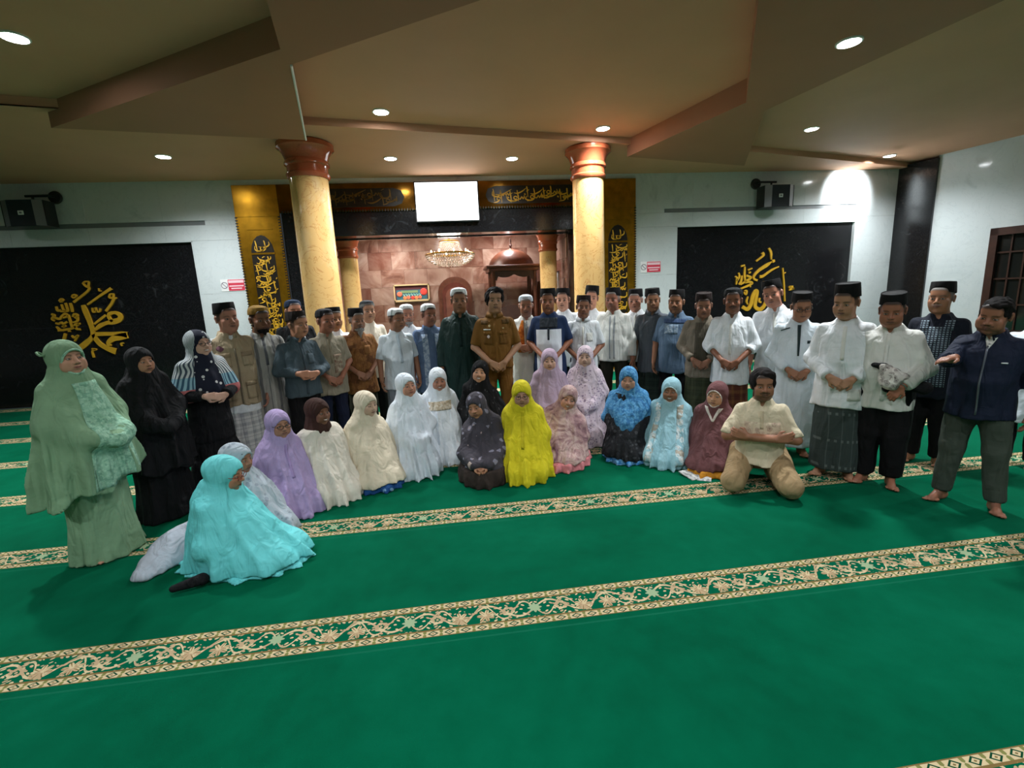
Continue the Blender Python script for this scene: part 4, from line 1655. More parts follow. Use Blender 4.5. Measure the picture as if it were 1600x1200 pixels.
def add_mesh(name, V, F, mat, parent, paint=None, color=None):
    me = bpy.data.meshes.new(name)
    me.vertices.add(len(V))
    me.vertices.foreach_set('co', np.asarray(V, np.float32).ravel())
    T = np.zeros((0, 3), np.int64)
    if isinstance(F, tuple):
        F, T = F
    nq, nt = len(F), len(T)
    nf = nq + nt
    me.loops.add(nq * 4 + nt * 3)
    me.loops.foreach_set('vertex_index', np.concatenate([np.asarray(F, np.int32).ravel(), np.asarray(T, np.int32).ravel()]))
    me.polygons.add(nf)
    me.polygons.foreach_set('loop_start', np.concatenate([np.arange(0, nq * 4, 4), nq * 4 + np.arange(0, nt * 3, 3)]).astype(np.int32))
    me.polygons.foreach_set('loop_total', np.concatenate([np.full(nq, 4), np.full(nt, 3)]).astype(np.int32))
    me.polygons.foreach_set('use_smooth', np.ones(nf, bool))
    me.update(calc_edges=True)
    if paint is not None:
        a = me.color_attributes.new('paint', 'FLOAT_COLOR', 'POINT')
        a.data.foreach_set('color', paint.ravel())
    me.materials.append(mat)
    o = link(bpy.data.objects.new(name, me), parent)
    if color:
        o.color = (*color, 1)
    return o


# ------------------------------------------------------------------ fabrics
def fab(name, rgb, kind='plain', c2=None, c3=None, sc=1.0, rough=.85, bump=.35, sheen=0.0):
    if name in MATS:
        return MATS[name]
    t = NT(name)
    ob = t.obj()
    base = lin(*rgb)
    b2 = lin(*c2) if c2 else base
    b3 = lin(*c3) if c3 else b2
    x, y, z = t.sep(ob)
    M = t.M
    wv = t.noise(5.0, 4, ob, .55, .4)
    if kind == 'plain':
        c = t.ramp(wv, [(.3, tuple(q * .90 for q in base)), (.7, tuple(min(1, q * 1.06) for q in base))])
    elif kind == 'plaid':
        f = lambda v, p, w: M('LESS_THAN', M('FRACT', M('MULTIPLY', v, p)), w)
        a = M('ADD', f(M('ADD', x, y), 9 * sc, .34), f(z, 9 * sc, .34))
        c = t.mix(M('MULTIPLY', a, .5), base, b2)
        c = t.mix(M('MULTIPLY', M('MAXIMUM', f(M('ADD', x, y), 9 * sc, .06), f(M('ADD', z, .03), 9 * sc, .06)), .6), c, b3)
    elif kind == 'stripe':
        s = M('SINE', M('MULTIPLY', M('ADD', x, M('MULTIPLY', wv, .03)), 95 * sc))
        c = t.mix(t.ramp(s, [(.35, (0, 0, 0)), (.7, (1, 1, 1))]), base, b2)
        s2 = M('LESS_THAN', M('FRACT', M('MULTIPLY', x, 6 * sc)), .18)
        c = t.mix(M('MULTIPLY', s2, .55), c, b3)
    elif kind == 'hstripe':
        s = M('LESS_THAN', M('FRACT', M('MULTIPLY', z, 18 * sc)), .4)
        c = t.mix(s, base, b2)
    elif kind == 'check':
        s = M('MULTIPLY', M('LESS_THAN', M('FRACT', M('MULTIPLY', x, 26 * sc)), .6), M('LESS_THAN', M('FRACT', M('MULTIPLY', z, 34 * sc)), .55))
        c = t.mix(s, base, b2)
    elif kind in ('batik', 'floral', 'spots'):
        v = t.n('ShaderNodeTexVoronoi')
        v.inputs['Scale'].default_value = {'batik': 22, 'floral': 26, 'spots': 30}[kind] * sc
        wob = t.noise(9 * sc, 3, ob, .6, 0, True)
        ad = t.n('ShaderNodeVectorMath', operation='MULTIPLY_ADD')
        t.lk(wob, ad.inputs[0])
        ad.inputs[1].default_value = (.06 / sc,) * 3
        t.lk(ob, ad.inputs[2])
        t.lk(ad.outputs[0], v.inputs['Vector'])
        if kind == 'batik':
            m = t.ramp(v.outputs['Distance'], [(.18, (1, 1, 1)), (.34, (.25, .25, .25)), (.42, (.8, .8, .8)), (.60, (0, 0, 0))])
            c = t.mix(m, base, b2)
            c = t.mix(M('MULTIPLY', M('GREATER_THAN', t.noise(14 * sc, 3, ob), .56), .8), c, b3)
        elif kind == 'floral':
            gate = M('GREATER_THAN', t.noise(6 * sc, 2, ob), .46)
            m = M('MULTIPLY', M('LESS_THAN', v.outputs['Distance'], .33), gate)
            c = t.mix(m, base, b2)
            c = t.mix(M('LESS_THAN', v.outputs['Distance'], .12), c, b3)
        else:
            c = t.mix(M('LESS_THAN', v.outputs['Distance'], .20), base, b2)
    elif kind == 'tiedye':
        n = t.noise(5.5 * sc, 5, ob, .6, 1.5)
        c = t.ramp(n, [(.36, b2), (.47, base), (.55, b3), (.62, base), (.72, b2)])
    elif kind == 'hem':                   # plain cloth with a figured band pattern low down
        s = M('LESS_THAN', M('ABSOLUTE', M('SUBTRACT', M('FRACT', M('MULTIPLY', z, 4.2)), .5)), .05)
        d = M('LESS_THAN', M('FRACT', M('MULTIPLY', M('ADD', x, y), 20)), .4)
        vs = M('LESS_THAN', M('FRACT', M('MULTIPLY', M('ADD', x, y), 10)), .08)
        c = t.mix(M('MULTIPLY', M('MULTIPLY', s, d), .7), base, b2)
        c = t.mix(M('MULTIPLY', vs, .35), c, b2)
    st = t.mapping(ob, (11, 11, 3.2))
    st2 = t.mapping(ob, (14, 14, 30), (.5, .3, 0))
    h = t.M('ADD', t.M('ADD', t.noise(1.0, 2, st, .45, 1.2), t.M('MULTIPLY', t.noise(1.0, 1, st2, .4, .6), .10)), t.M('MULTIPLY', t.noise(260, 1, ob), .02))
    t.bump(h, min(1.0, bump * 1.9), .05)
    if sheen:
        t.b.inputs['Sheen Weight'].default_value = sheen
    MATS[name] = t.out(c, rough, 0, .25)
    return MATS[name]


HAIR = plain('black_hair', (.010, .008, .008), .8, 0, .4, 60, .15)
HAIRG = plain('grey_hair', (.22, .21, .20), .6, 0, .4, 60)
M_VEL = fab('black_velvet', (16, 15, 17), rough=.8, bump=.15)


# ------------------------------------------------------------------ caps, hair, glasses (head space, then head rotation)
def head_piece(name, mb_or_vf, mat, parent, fig):
    if isinstance(mb_or_vf, MB):
        V = np.array(mb_or_vf.v) + fig.hc
        me = MB()
        me.v = [tuple(p) for p in fig.df(V, True)]
        me.f = mb_or_vf.f
        return me.build(name, mat, parent, True)
    V, F = mb_or_vf
    return add_mesh(name, fig.df(V, True), F, mat, parent)


def ring_mesh(rings, n=36, dent=0.0):
    mb = MB()
    v, f = [], []
    for (rx, ry, cy, z, tilt) in rings:
        for i in range(n):
            a = 2 * PI * i / n
            yy = cy + ry * math.sin(a)
            v.append((rx * math.cos(a), yy, z + tilt * (yy) + dent * 0))
    for j in range(len(rings) - 1):
        for i in range(n):
            k = (i + 1) % n
            f.append((j * n + i, j * n + k, (j + 1) * n + k, (j + 1) * n + i))
    f.append(tuple((len(rings) - 1) * n + i for i in range(n)))
    f.append(tuple(range(n))[::-1])
    mb.raw(v, f)
    return mb


def peci(fig, parent, mat=None, tall=1.0, name='cap', trim=None):
    h = .086 * tall
    z0 = .052
    r = [(.083, .103, .018, z0, -.16), (.0845, .1045, .018, z0 + .004, -.16), (.0815, .101, .017, z0 + h * .55, -.10), (.078, .098, .016, z0 + h - .004, -.06),
         (.076, .096, .016, z0 + h, -.06), (.068, .088, .016, z0 + h - .006, -.06), (.03, .045, .016, z0 + h - .002, -.06)]
    o = head_piece(name, ring_mesh(r), mat or M_VEL, parent, fig)
    if trim:
        r = [(.0855, .1055, .018, z0 + .002, -.16), (.0855, .1055, .018, z0 + .026, -.15), (.082, .102, .018, z0 + .027, -.15), (.082, .102, .018, z0 + .001, -.15)]
        head_piece('cap_band', ring_mesh(r), trim, o, fig)
    return o


def skullcap(fig, parent, mat, band=None, low=0.0, high=.132):
    z0 = .052 - low
    r = [(.0825, .1025, .018, z0, -.14), (.0840, .104, .018, z0 + .003, -.14), (.0825, .1025, .018, z0 + .035, -.12), (.074, .093, .017, z0 + .060, -.08),
         (.058, .074, .016, high - .010, -.04), (.036, .048, .016, high - .003, 0), (.010, .014, .016, high, 0)]
    o = head_piece('cap', ring_mesh(r), mat, parent, fig)
    if band:
        r = [(.0855, .1055, .018, z0 + .001, -.14), (.0850, .105, .018, z0 + .032, -.12), (.081, .101, .018, z0 + .033, -.12), (.081, .101, .018, z0 + .002, -.14)]
        head_piece('cap_band', ring_mesh(r), band, o, fig)
    return o


def hair_mesh(fig, seed, vol=.012, line=.060, mat=None, parent=None, sides=-.02):
    c = fig.hc
    a = lambda lo, hi: axis(lo, hi, .0075)
    F = Field(a(c[0] - .12, c[0] + .12), a(c[1] - .14, c[1] + .16), a(c[2] - .10, c[2] + .16))
    F.ell((c[0], c[1] + .020, c[2] + .030), (.0765 + vol, .096 + vol, .089 + vol), 0)
    F.ell((c[0] + .02, c[1] - .045, c[2] + .092), (.055, .045, .022 + vol * .7), .03)
    F.wrinkle(.006, 160, seed)
    # face opening and neck
    F.ell((c[0], c[1] - .105, c[2] - .02), (.078, .085, line + .022), .012, 'sub')
    F.cap((c[0] - .12, c[1] - .02, c[2] - .085), (c[0] + .12, c[1] - .02, c[2] - .085), .075 + sides, None, .01, 'sub')
    F.ell((c[0], c[1] + .02, c[2] - .14), (.12, .16, .085), .01, 'sub')
    V, Fc = F.mesh()
    return head_piece('hair', (V, Fc), mat or HAIR, parent, fig)


def beard_mesh(fig, parent, length=.06, mat=None, seed=1):
    c = fig.hc
    a = lambda lo, hi: axis(lo, hi, .007)
    F = Field(a(c[0] - .09, c[0] + .09), a(c[1] - .16, c[1] + .06), a(c[2] - .14 - length, c[2] - .0))
    for s in (-1, 1):
        F.cap((c[0] + s * .062, c[1] - .012, c[2] - .045), (c[0] + s * .034, c[1] - .066, c[2] - .092), .012, .017, .02)
    F.cap((c[0], c[1] - .074, c[2] - .088), (c[0], c[1] - .082, c[2] - .105 - length), .030, .010, .02)
    F.wrinkle(.005, 150, seed)
    head_piece('beard', F.mesh(), mat or HAIRG, parent, fig)


def glasses(fig, parent, mat, r=(.023, .016)):
    mb = MB()
    for s in (-1, 1):
        n = 18
        mb.tube([(s * .0315 + r[0] * math.copysign(abs(math.cos(q)) ** .7, math.cos(q)), -.1105 + abs(.0315 + s * r[0] * math.cos(q)) * .06, .002 + r[1] * math.copysign(abs(math.sin(q)) ** .7, math.sin(q))) for q in np.linspace(0, 2 * PI, n + 1)[:-1]], .0024, 5, True)
        mb.tube([(s * .0545, -.107, .006), (s * .074, -.07, .008), (s * .081, .0, .010)], .0022, 5)
    mb.tube([(-.0085, -.1115, .004), (0, -.1135, .006), (.0085, -.1115, .004)], .0022, 5)
    head_piece('glasses', mb, mat, parent, fig)


# ------------------------------------------------------------------ garments
class Cloth:
    """one garment: canonical mesh + deformation; patches can be laid on it."""

    def __init__(s, name, F, mat, parent, fig, zlo=1.38, zhi=1.47):
        s.V, s.F = F.mesh()
        s.fig, s.z = fig, (zlo, zhi)
        s.o = add_mesh(name, fig.df(s.V, False, zlo, zhi), s.F, mat, parent)
        s._b = None

    def bvh(s):
        if s._b is None:
            s._b = BVHTree.FromPolygons(s.V.tolist(), s.F.tolist())
        return s._b

    def patch(s, name, mat, fx0, fx1, z0, z1, nu=4, nv=12, off=.004, back=False, parent=None):
        """strip lying on the front: x from fx0(t) to fx1(t), z from z0 to z1 (t = 0..1)"""
        b = s.bvh()
        g = {}
        V, F = [], []
        call = lambda f, t: f(t) if callable(f) else f
        for j in range(nv + 1):
            t = j / nv
            for i in range(nu + 1):
                x = call(fx0, t) + (call(fx1, t) - call(fx0, t)) * i / nu
                z = call(z0, i / nu) + (call(z1, i / nu) - call(z0, i / nu)) * t
                h = b.ray_cast(Vector((x, 2.0 if back else -2.0, z)), Vector((0, -1 if back else 1, 0)))
                if h[0] is not None:
                    g[(i, j)] = len(V)
                    V.append((x, h[0].y + (off if back else -off), z))
        n = len(V)
        V = V + [(x, y + .008, z) for x, y, z in V]
        edges = {}
        for j in range(nv):
            for i in range(nu):
                q = [g.get(k) for k in ((i, j), (i + 1, j), (i + 1, j + 1), (i, j + 1))]
                if None in q:
                    continue
                if max(V[k][1] for k in q) - min(V[k][1] for k in q) > .12:
                    continue
                F.append(tuple(q))
                F.append(tuple(k + n for k in q[::-1]))
                for a_, c_ in zip(q, q[1:] + q[:1]):
                    edges[(a_, c_)] = edges.get((a_, c_), 0) + 1
        for (a_, c_) in list(edges):
            if (c_, a_) not in edges:
                F.append((c_, a_, a_ + n, c_ + n))
        if not F:
            return None
        Vd = s.fig.df(np.array(V), False, *s.z)
        return mesh_obj(name, Vd, F, mat, parent or s.o, True)


SHIRT_M = [(.60, .205, .150, .0), (.74, .200, .146, -.002), (.86, .190, .140, -.004), (.96, .180, .134, -.005), (1.08, .178, .134, -.005), (1.22, .190, .134, .003),
           (1.31, .186, .118, .012), (1.36, .158, .096, .018), (1.395, .110, .080, .02), (1.43, .080, .072, .02), (1.45, .066, .066, .02)]


def shirt(fig, parent, arms, mat, hem=.74, sleeve=1.93, loose=1.0, girth=1.0, belly=0.0, neck='round', name='shirt', seed=0, flare=0.0, res=.0142, bottom_tab=None):
    A = arm_pose(arms)
    dz, oy = fig.dz, fig.oy
    tab = [t for t in SHIRT_M if t[0] > hem + .02]
    base = [np.interp(hem, [t[0] for t in SHIRT_M], [t[i] for t in SHIRT_M]) for i in (1, 2, 3)]
    if bottom_tab:
        tab = tab + bottom_tab
    else:
        tab = tab + [(hem, base[0] + flare, base[1] + flare, base[2])]
    ymin = min([A[s][q][1] for s in A for q in (1, 2)]) - .12
    xm = max([abs(A[s][q][0]) for s in A for q in (1, 2)]) + .12
    F = Field(axis(-xm, xm, res), axis(min(ymin, -.30) + oy, .26 + oy, res), axis(hem - .03 + dz, 1.48 + dz, res))
    F.loft(gtab(tab, .004, girth, dz, oy, belly), .02, (9, .0, .028), seed=seed)
    for s in (-1, 1):
        S_, E_, W_ = [A[s][q] + np.array([0, oy, dz]) for q in range(3)]
        F.ell(tuple(S_ + np.array([-s * .012, 0, -.002])), (.052 * girth, .058, .048), .04)
        r0, r1, r2 = .052 + .010 * (loose - 1), .050 * loose, .046 * loose
        if sleeve <= 1.0:
            e = S_ + (E_ - S_) * sleeve
            F.cap(S_, e, r0, r0 + .004, .03, 'add', True)
        else:
            F.cap(S_, E_, r0, r1, .03)
            e = E_ + (W_ - E_) * (sleeve - 1)
            F.cap(E_, e, r1, r1 + (r2 - r1) * (sleeve - 1), .025, 'add', True)
    F.wrinkle(.006, 26, seed + 3)
    F.wrinkle(.003, 60, seed + 5)
    if neck == 'v':
        F.ell((0, -.088 + oy, 1.425 + dz), (.036, .05, .055), .008, 'sub')
    elif neck == 'round':
        F.ell((0, -.07 + oy, 1.452 + dz), (.05, .05, .03), .008, 'sub')
    return Cloth(name, F, mat, parent, fig)


def collar(fig, parent, kind, mat):
    dz, oy = fig.dz, fig.oy
    V, F = [], []
    n = 28
    gap = .30 if kind == 'band' else .22
    rows = [(1.418, .083, .078), (1.452, .0665, .0665)] if kind == 'band' else [(1.418, .087, .082), (1.462, .067, .068), (1.464, .071, .073), (1.412, .099, .097)]
    for (z, a, b) in rows:
        for i in range(n):
            q = -PI / 2 + gap + (2 * PI - 2 * gap) * i / (n - 1)
            drop = .016 * max(0, -math.sin(q))
            V.append((a * math.cos(q), .022 + oy + b * math.sin(q), z - drop + dz))
    for j in range(len(rows) - 1):
        for i in range(n - 1):
            F.append((j * n + i, j * n + i + 1, (j + 1) * n + i + 1, (j + 1) * n + i))
    V = np.array(V)
    C = V.mean(0)
    inn = V.copy()
    inn[:, :2] = C[:2] + (V[:, :2] - C[:2]) * .95
    m = len(V)
    allF = F + [tuple(k + m for k in f[::-1]) for f in F]
    ed = {}
    for f in F:
        for a_, c_ in zip(f, f[1:] + f[:1]):
            ed[(a_, c_)] = 1
    for (a_, c_) in list(ed):
        if (c_, a_) not in ed:
            allF.append((c_, a_, a_ + m, c_ + m))
    return mesh_obj('collar', fig.df(np.vstack([V, inn])), allF, mat, parent, True)


def trousers(fig, parent, mat, loose=1.0, seed=0, spread=0.0, name='trousers', cuff=.07, girth=1.0):
    F = Field(axis(-.36, .36, .018), axis(-.26, .26, .018), axis(cuff - .03, 1.08, .021))
    F.loft([(.80, .165 * girth, .115 * girth, .01), (.92, .165 * girth, .118 * girth, .005), (1.03, .155 * girth, .115 * girth, 0)], .03)
    for s in (-1, 1):
        kn = (s * (.098 + spread * .5), -.005, .49)
        an = (s * (.10 + spread), .02, cuff)
        F.cap((s * .085, .005, .88), kn, .094 * loose * girth, .074 * loose, .03)
        F.cap(kn, an, .074 * loose, .062 * loose, .03, 'add', True)
    F.wrinkle(.007, 24, seed)
    F.wrinkle(.003, 55, seed + 2)
    return Cloth(name, F, mat, parent, fig)


def sarong(fig, parent, mat, seed=0, hem=.07, top=1.0, w=1.0, name='sarong'):
    F = Field(axis(-.34, .34, .016), axis(-.30, .30, .016), axis(hem - .03, top + .03, .018))
    F.loft([(hem, .205 * w, .150 * w, 0), (.4, .20 * w, .15 * w, 0), (.7, .19 * w, .145 * w, 0), (.92, .178 * w, .13 * w, 0), (top, .16, .12, 0)], .02, (7, .01, .05), seed=seed)
    F.wrinkle(.006, 20, seed)
    return Cloth(name, F, mat, parent, fig)


def hood_into(F, c, op_rx=.056, op_rz=.074, op_z=-.020, fit=0.0):
    """hijab hood round the head centre c"""
    F.ell((c[0], c[1] + .020, c[2] + .026), (.093 + fit, .129 + fit, .104 + fit), .03)
    F.cap((c[0], c[1] + .012, c[2] - .035), (c[0], c[1] + .025, c[2] - .16), .082 + fit, .104 + fit, .05)


def hood_open(F, c, op_rx=.056, op_rz=.074, op_z=-.020):
    g = F.sub((c[0] - .12, c[1] - .30, c[2] - .16), (c[0] + .12, c[1] + .0, c[2] + .14))
    sl, X, Y, Z = g
    e = (np.sqrt(((X - c[0]) / op_rx) ** 2 + ((Z - c[2] - op_z) / op_rz) ** 2) - 1) * min(op_rx, op_rz)
    d = np.maximum(e, Y - c[1] + .034)
    F.join(sl, d, .008, 'sub')
# ================================================================== people
SK = {'l': lin(206, 154, 128), 'm': lin(182, 130, 102), 'd': lin(156, 108, 82), 'x': lin(124, 82, 60), 'p': lin(220, 176, 154)}
M_SPEC = plain('dark_spectacles', (.02, .015, .015), .3)
M_SPECR = plain('red_brown_spectacles', lin(120, 40, 32), .3)
NSEED = [100]


def place(px, py, Y, fig, top, turn):
    p = ony(px, py, Y)
    t = fig.df(np.array([[0, .016 + fig.hc[1], HEAD_Z + fig.dz + top]]), True)[0]
    sc = p[2] / t[2]
    fig.scale = sc
    rz = math.atan2(-p[0], p[1]) + math.radians(turn)
    ox, oy = t[0] * sc, t[1] * sc
    X = p[0] - (ox * math.cos(rz) - oy * math.sin(rz))
    Yr = p[1] - (ox * math.sin(rz) + oy * math.cos(rz))
    return X, Yr, rz, sc


def man(px, py, Y, label, turn=0, head=(0, 0, 0), lean=(3, 0, 0), skin='m', arms='clasp', cap='peci', capm=None, capband=None,
        top=None, bottom=None, mustache=0, stubble=0, beard=0, grey=False, smile=0, heavy=.2, girth=1.0, belly=.02, specs=None, feet=True,
        spread=0.0, headk=1.12, hairvol=.012, toe=.25, **kw):
    NSEED[0] += 1
    sd = NSEED[0]
    rr = random.Random(sd)
    fig = Fig(0, 0, head, lean, 1.0, headk)
    tp = {'peci': .132, 'tallpeci': .146, 'skull': .132, 'hair': .122}[cap]
    X, Yr, rz, sc = place(px, py, Y, fig, tp, turn)
    root = empty('person', (X, Yr, 0), rz)
    tag(root, label, 'person', 'people posing together in the prayer hall')
    V, F = body_mesh(fig, arms, 'stand', False, sd, smile, 0, heavy, girth, belly, feet, toe, spread, None, top.get('sleeve', 1.93) > 1.8)
    C = paint_body(V, fig.hc, False, (.012, .010, .009) if not grey else (.20, .19, .18), None, mustache, stubble, smile, grey=grey)
    add_mesh('body', fig.df(V), F, M_SKIN, root, C, tuple(c * rr.uniform(.92, 1.08) for c in SK[skin]))
    if cap in ('peci', 'tallpeci'):
        peci(fig, root, capm, 1.0 if cap == 'peci' else 1.16, trim=capband)
    elif cap == 'skull':
        skullcap(fig, root, capm, capband)
    else:
        hair_mesh(fig, sd, hairvol, mat=HAIRG if grey == 'hair' else HAIR, parent=root)
    if beard:
        beard_mesh(fig, root, beard, HAIRG if grey else HAIR, sd)
    if specs:
        glasses(fig, root, specs)
    t = dict(top or {})
    mat = t.pop('mat')
    col = t.pop('collar', 'band')
    colm = t.pop('collar_mat', None)
    nm = t.pop('name', 'shirt')
    sh = shirt(fig, root, arms, mat, girth=girth, belly=belly, seed=sd, name=nm, **t)
    if col:
        collar(fig, sh.o, col, colm or mat)
    if bottom:
        b = dict(bottom)
        k = b.pop('kind')
        if k == 'trousers':
            trousers(fig, root, b.pop('mat'), seed=sd, spread=spread, girth=girth, **b)
        else:
            sarong(fig, root, b.pop('mat'), seed=sd, **b)
    return root, fig, sh


def hijab_cape(fig, root, mat, cape, sd, open_=(.056, .074, -.020), name='headscarf'):
    c = fig.hc
    dz = fig.dz
    tab = cape or [(1.28, .145, .125, .0), (1.34, .150, .122, .005), (1.40, .125, .112, .01), (1.45, .096, .098, .012), (1.50, .082, .088, .012)]
    tab = [(z + dz, a, b, y) for z, a, b, y in tab]
    mx = max(t[1] for t in tab) + .07
    F = Field(axis(-mx, mx, .0105), axis(-.34, .30, .0105), axis(tab[0][0] - .05, c[2] + .17, .0105))
    F.loft(tab, .03, (10, .01, .06), seed=sd)
    if mx > .26:
        for s in (-1, 1):
            A = arm_pose('lap')[s]
            F.cap(A[0] * np.array([.86, 1, 1]) + np.array([0, 0, dz]), A[1] + np.array([0, 0, dz]), .088, .095, .06)
        F.zclip(tab[0][0])
    F.wrinkle(.008, 22, sd)
    F.wrinkle(.004, 46, sd + 2)
    hood_into(F, c)
    hood_open(F, c, *open_)
    return Cloth(name, F, mat, root, fig, 1.30, 1.44)


def face_trim(cl, fig, mat, open_, r=.006):
    b = cl.bvh()
    c = fig.hc
    pts = []
    for q in np.linspace(0, 2 * PI, 41)[:-1]:
        x, z = (open_[0] + .008) * math.cos(q), c[2] + open_[2] + (open_[1] + .008) * math.sin(q)
        h = b.ray_cast(Vector((x, -1, z)), Vector((0, 1, 0)))
        if h[0] is not None:
            pts.append((x, h[0].y - .002, z))
    m = MB()
    m.tube(pts, r, 6, True)
    V = fig.df(np.array(m.v), False, *cl.z)
    m.v = [tuple(p) for p in V]
    m.build('face_trim', mat, cl.o, True)


VEIL_S = [(.55, .33, .27, 0), (.80, .305, .24, 0), (1.0, .28, .21, 0), (1.18, .25, .18, 0), (1.28, .22, .155, .005), (1.35, .185, .13, .01), (1.41, .142, .112, .012), (1.46, .112, .098, .012),
          (1.50, .092, .088, .012)]


def stander(px, py, Y, label, turn, head, skin, veil=None, table=None, dress=None, arms='lap', smile=0, heavy=.5, specs=None, lean=(0, 0, 0), trim=None, hemwave=.03,
            hijab=None, cape=None, dress_w=1.0, open_=(.056, .074, -.020), slope=0.0, seed_fold=9, lip=None):
    NSEED[0] += 1
    sd = NSEED[0]
    fig = Fig(0, 0, head, lean, 1.0, 1.10)
    X, Yr, rz, sc = place(px, py, Y, fig, .140, turn)
    root = empty('person', (X, Yr, 0), rz)
    tag(root, label, 'person', 'people posing together in the prayer hall')
    V, F = body_mesh(fig, arms, 'stand', True, sd, smile, 0, heavy, .95, feet=True, long_sleeve=True)
    add_mesh('body', fig.df(V), F, M_SKIN, root, paint_body(V, fig.hc, True, smile=smile, lip=lip), SK[skin])
    out = {}
    if veil is not None:
        tab = table or VEIL_S
        mx = max(t[1] for t in tab) + .1
        Fd = Field(axis(-mx, mx, .0125), axis(-mx, mx, .0125), axis(tab[0][0] - .12, fig.hc[2] + .17, .0125))
        Fd.loft([(tab[0][0] - .1, tab[0][1] * 1.05, tab[0][2] * 1.05, tab[0][3])] + tab, .03, (seed_fold, .03, .16), seed=sd)
        for s in (-1, 1):
            A = arm_pose(arms)[s]
            Fd.cap(A[0] * np.array([.86, 1, 1]), A[1], .068, .075, .07)
            Fd.cap(A[1], A[2], .07, .062, .07)
            dd_ = A[3] / np.linalg.norm(A[3])
            Fd.cap(A[2], A[2] + dd_ * .12, .058, .055, .06)
        Fd.wrinkle(.010, 15, sd)
        Fd.wrinkle(.004, 36, sd + 1)
        hood_into(Fd, fig.hc)
        hood_open(Fd, fig.hc, *open_)
        hz = tab[0][0] + hemwave * np.sin(Fd.xs * 22 + sd) + slope * Fd.xs
        Fd.D = np.maximum(Fd.D, hz[:, None, None] - Fd.zs[None, None, :])
        out['veil'] = Cloth('prayer_veil', Fd, veil, root, fig, 1.30, 1.44)
        if trim:
            face_trim(out['veil'], fig, trim, open_)
    if dress is not None and veil is not None:
        F = Field(axis(-.42, .42, .015), axis(-.40, .40, .015), axis(-.01, 1.1, .018))
        F.loft([(.004, .27 * dress_w, .23 * dress_w, 0), (.3, .235 * dress_w, .19 * dress_w, 0), (.7, .21, .16, 0), (1.0, .17, .12, 0)], .02, (8, .02, .09), seed=sd + 1)
        F.wrinkle(.008, 18, sd)
        F.zclip(.004)
        out['dress'] = Cloth('skirt', F, dress, root, fig)
    elif dress is not None:
        out['dress'] = shirt(fig, root, arms, dress, hem=.02, sleeve=1.95, loose=1.15, girth=.98, seed=sd, name='dress', neck=None,
                             bottom_tab=[(.02, .27, .23, 0), (.35, .245, .20, 0), (.60, .215, .165, 0)])
    if hijab is not None:
        out['hijab'] = hijab_cape(fig, root, hijab, cape, sd, open_)
    if specs:
        glasses(fig, root, specs)
    return root, fig, out


CLOAK_K = [(.0, .315, .40, -.16), (.10, .305, .37, -.145), (.22, .285, .31, -.115), (.36, .262, .25, -.075), (.50, .240, .195, -.035), (.60, .215, .155, -.01),
           (.66, .192, .134, .005), (.71, .150, .116, .012), (.76, .116, .100, .012), (.80, .096, .090, .012)]


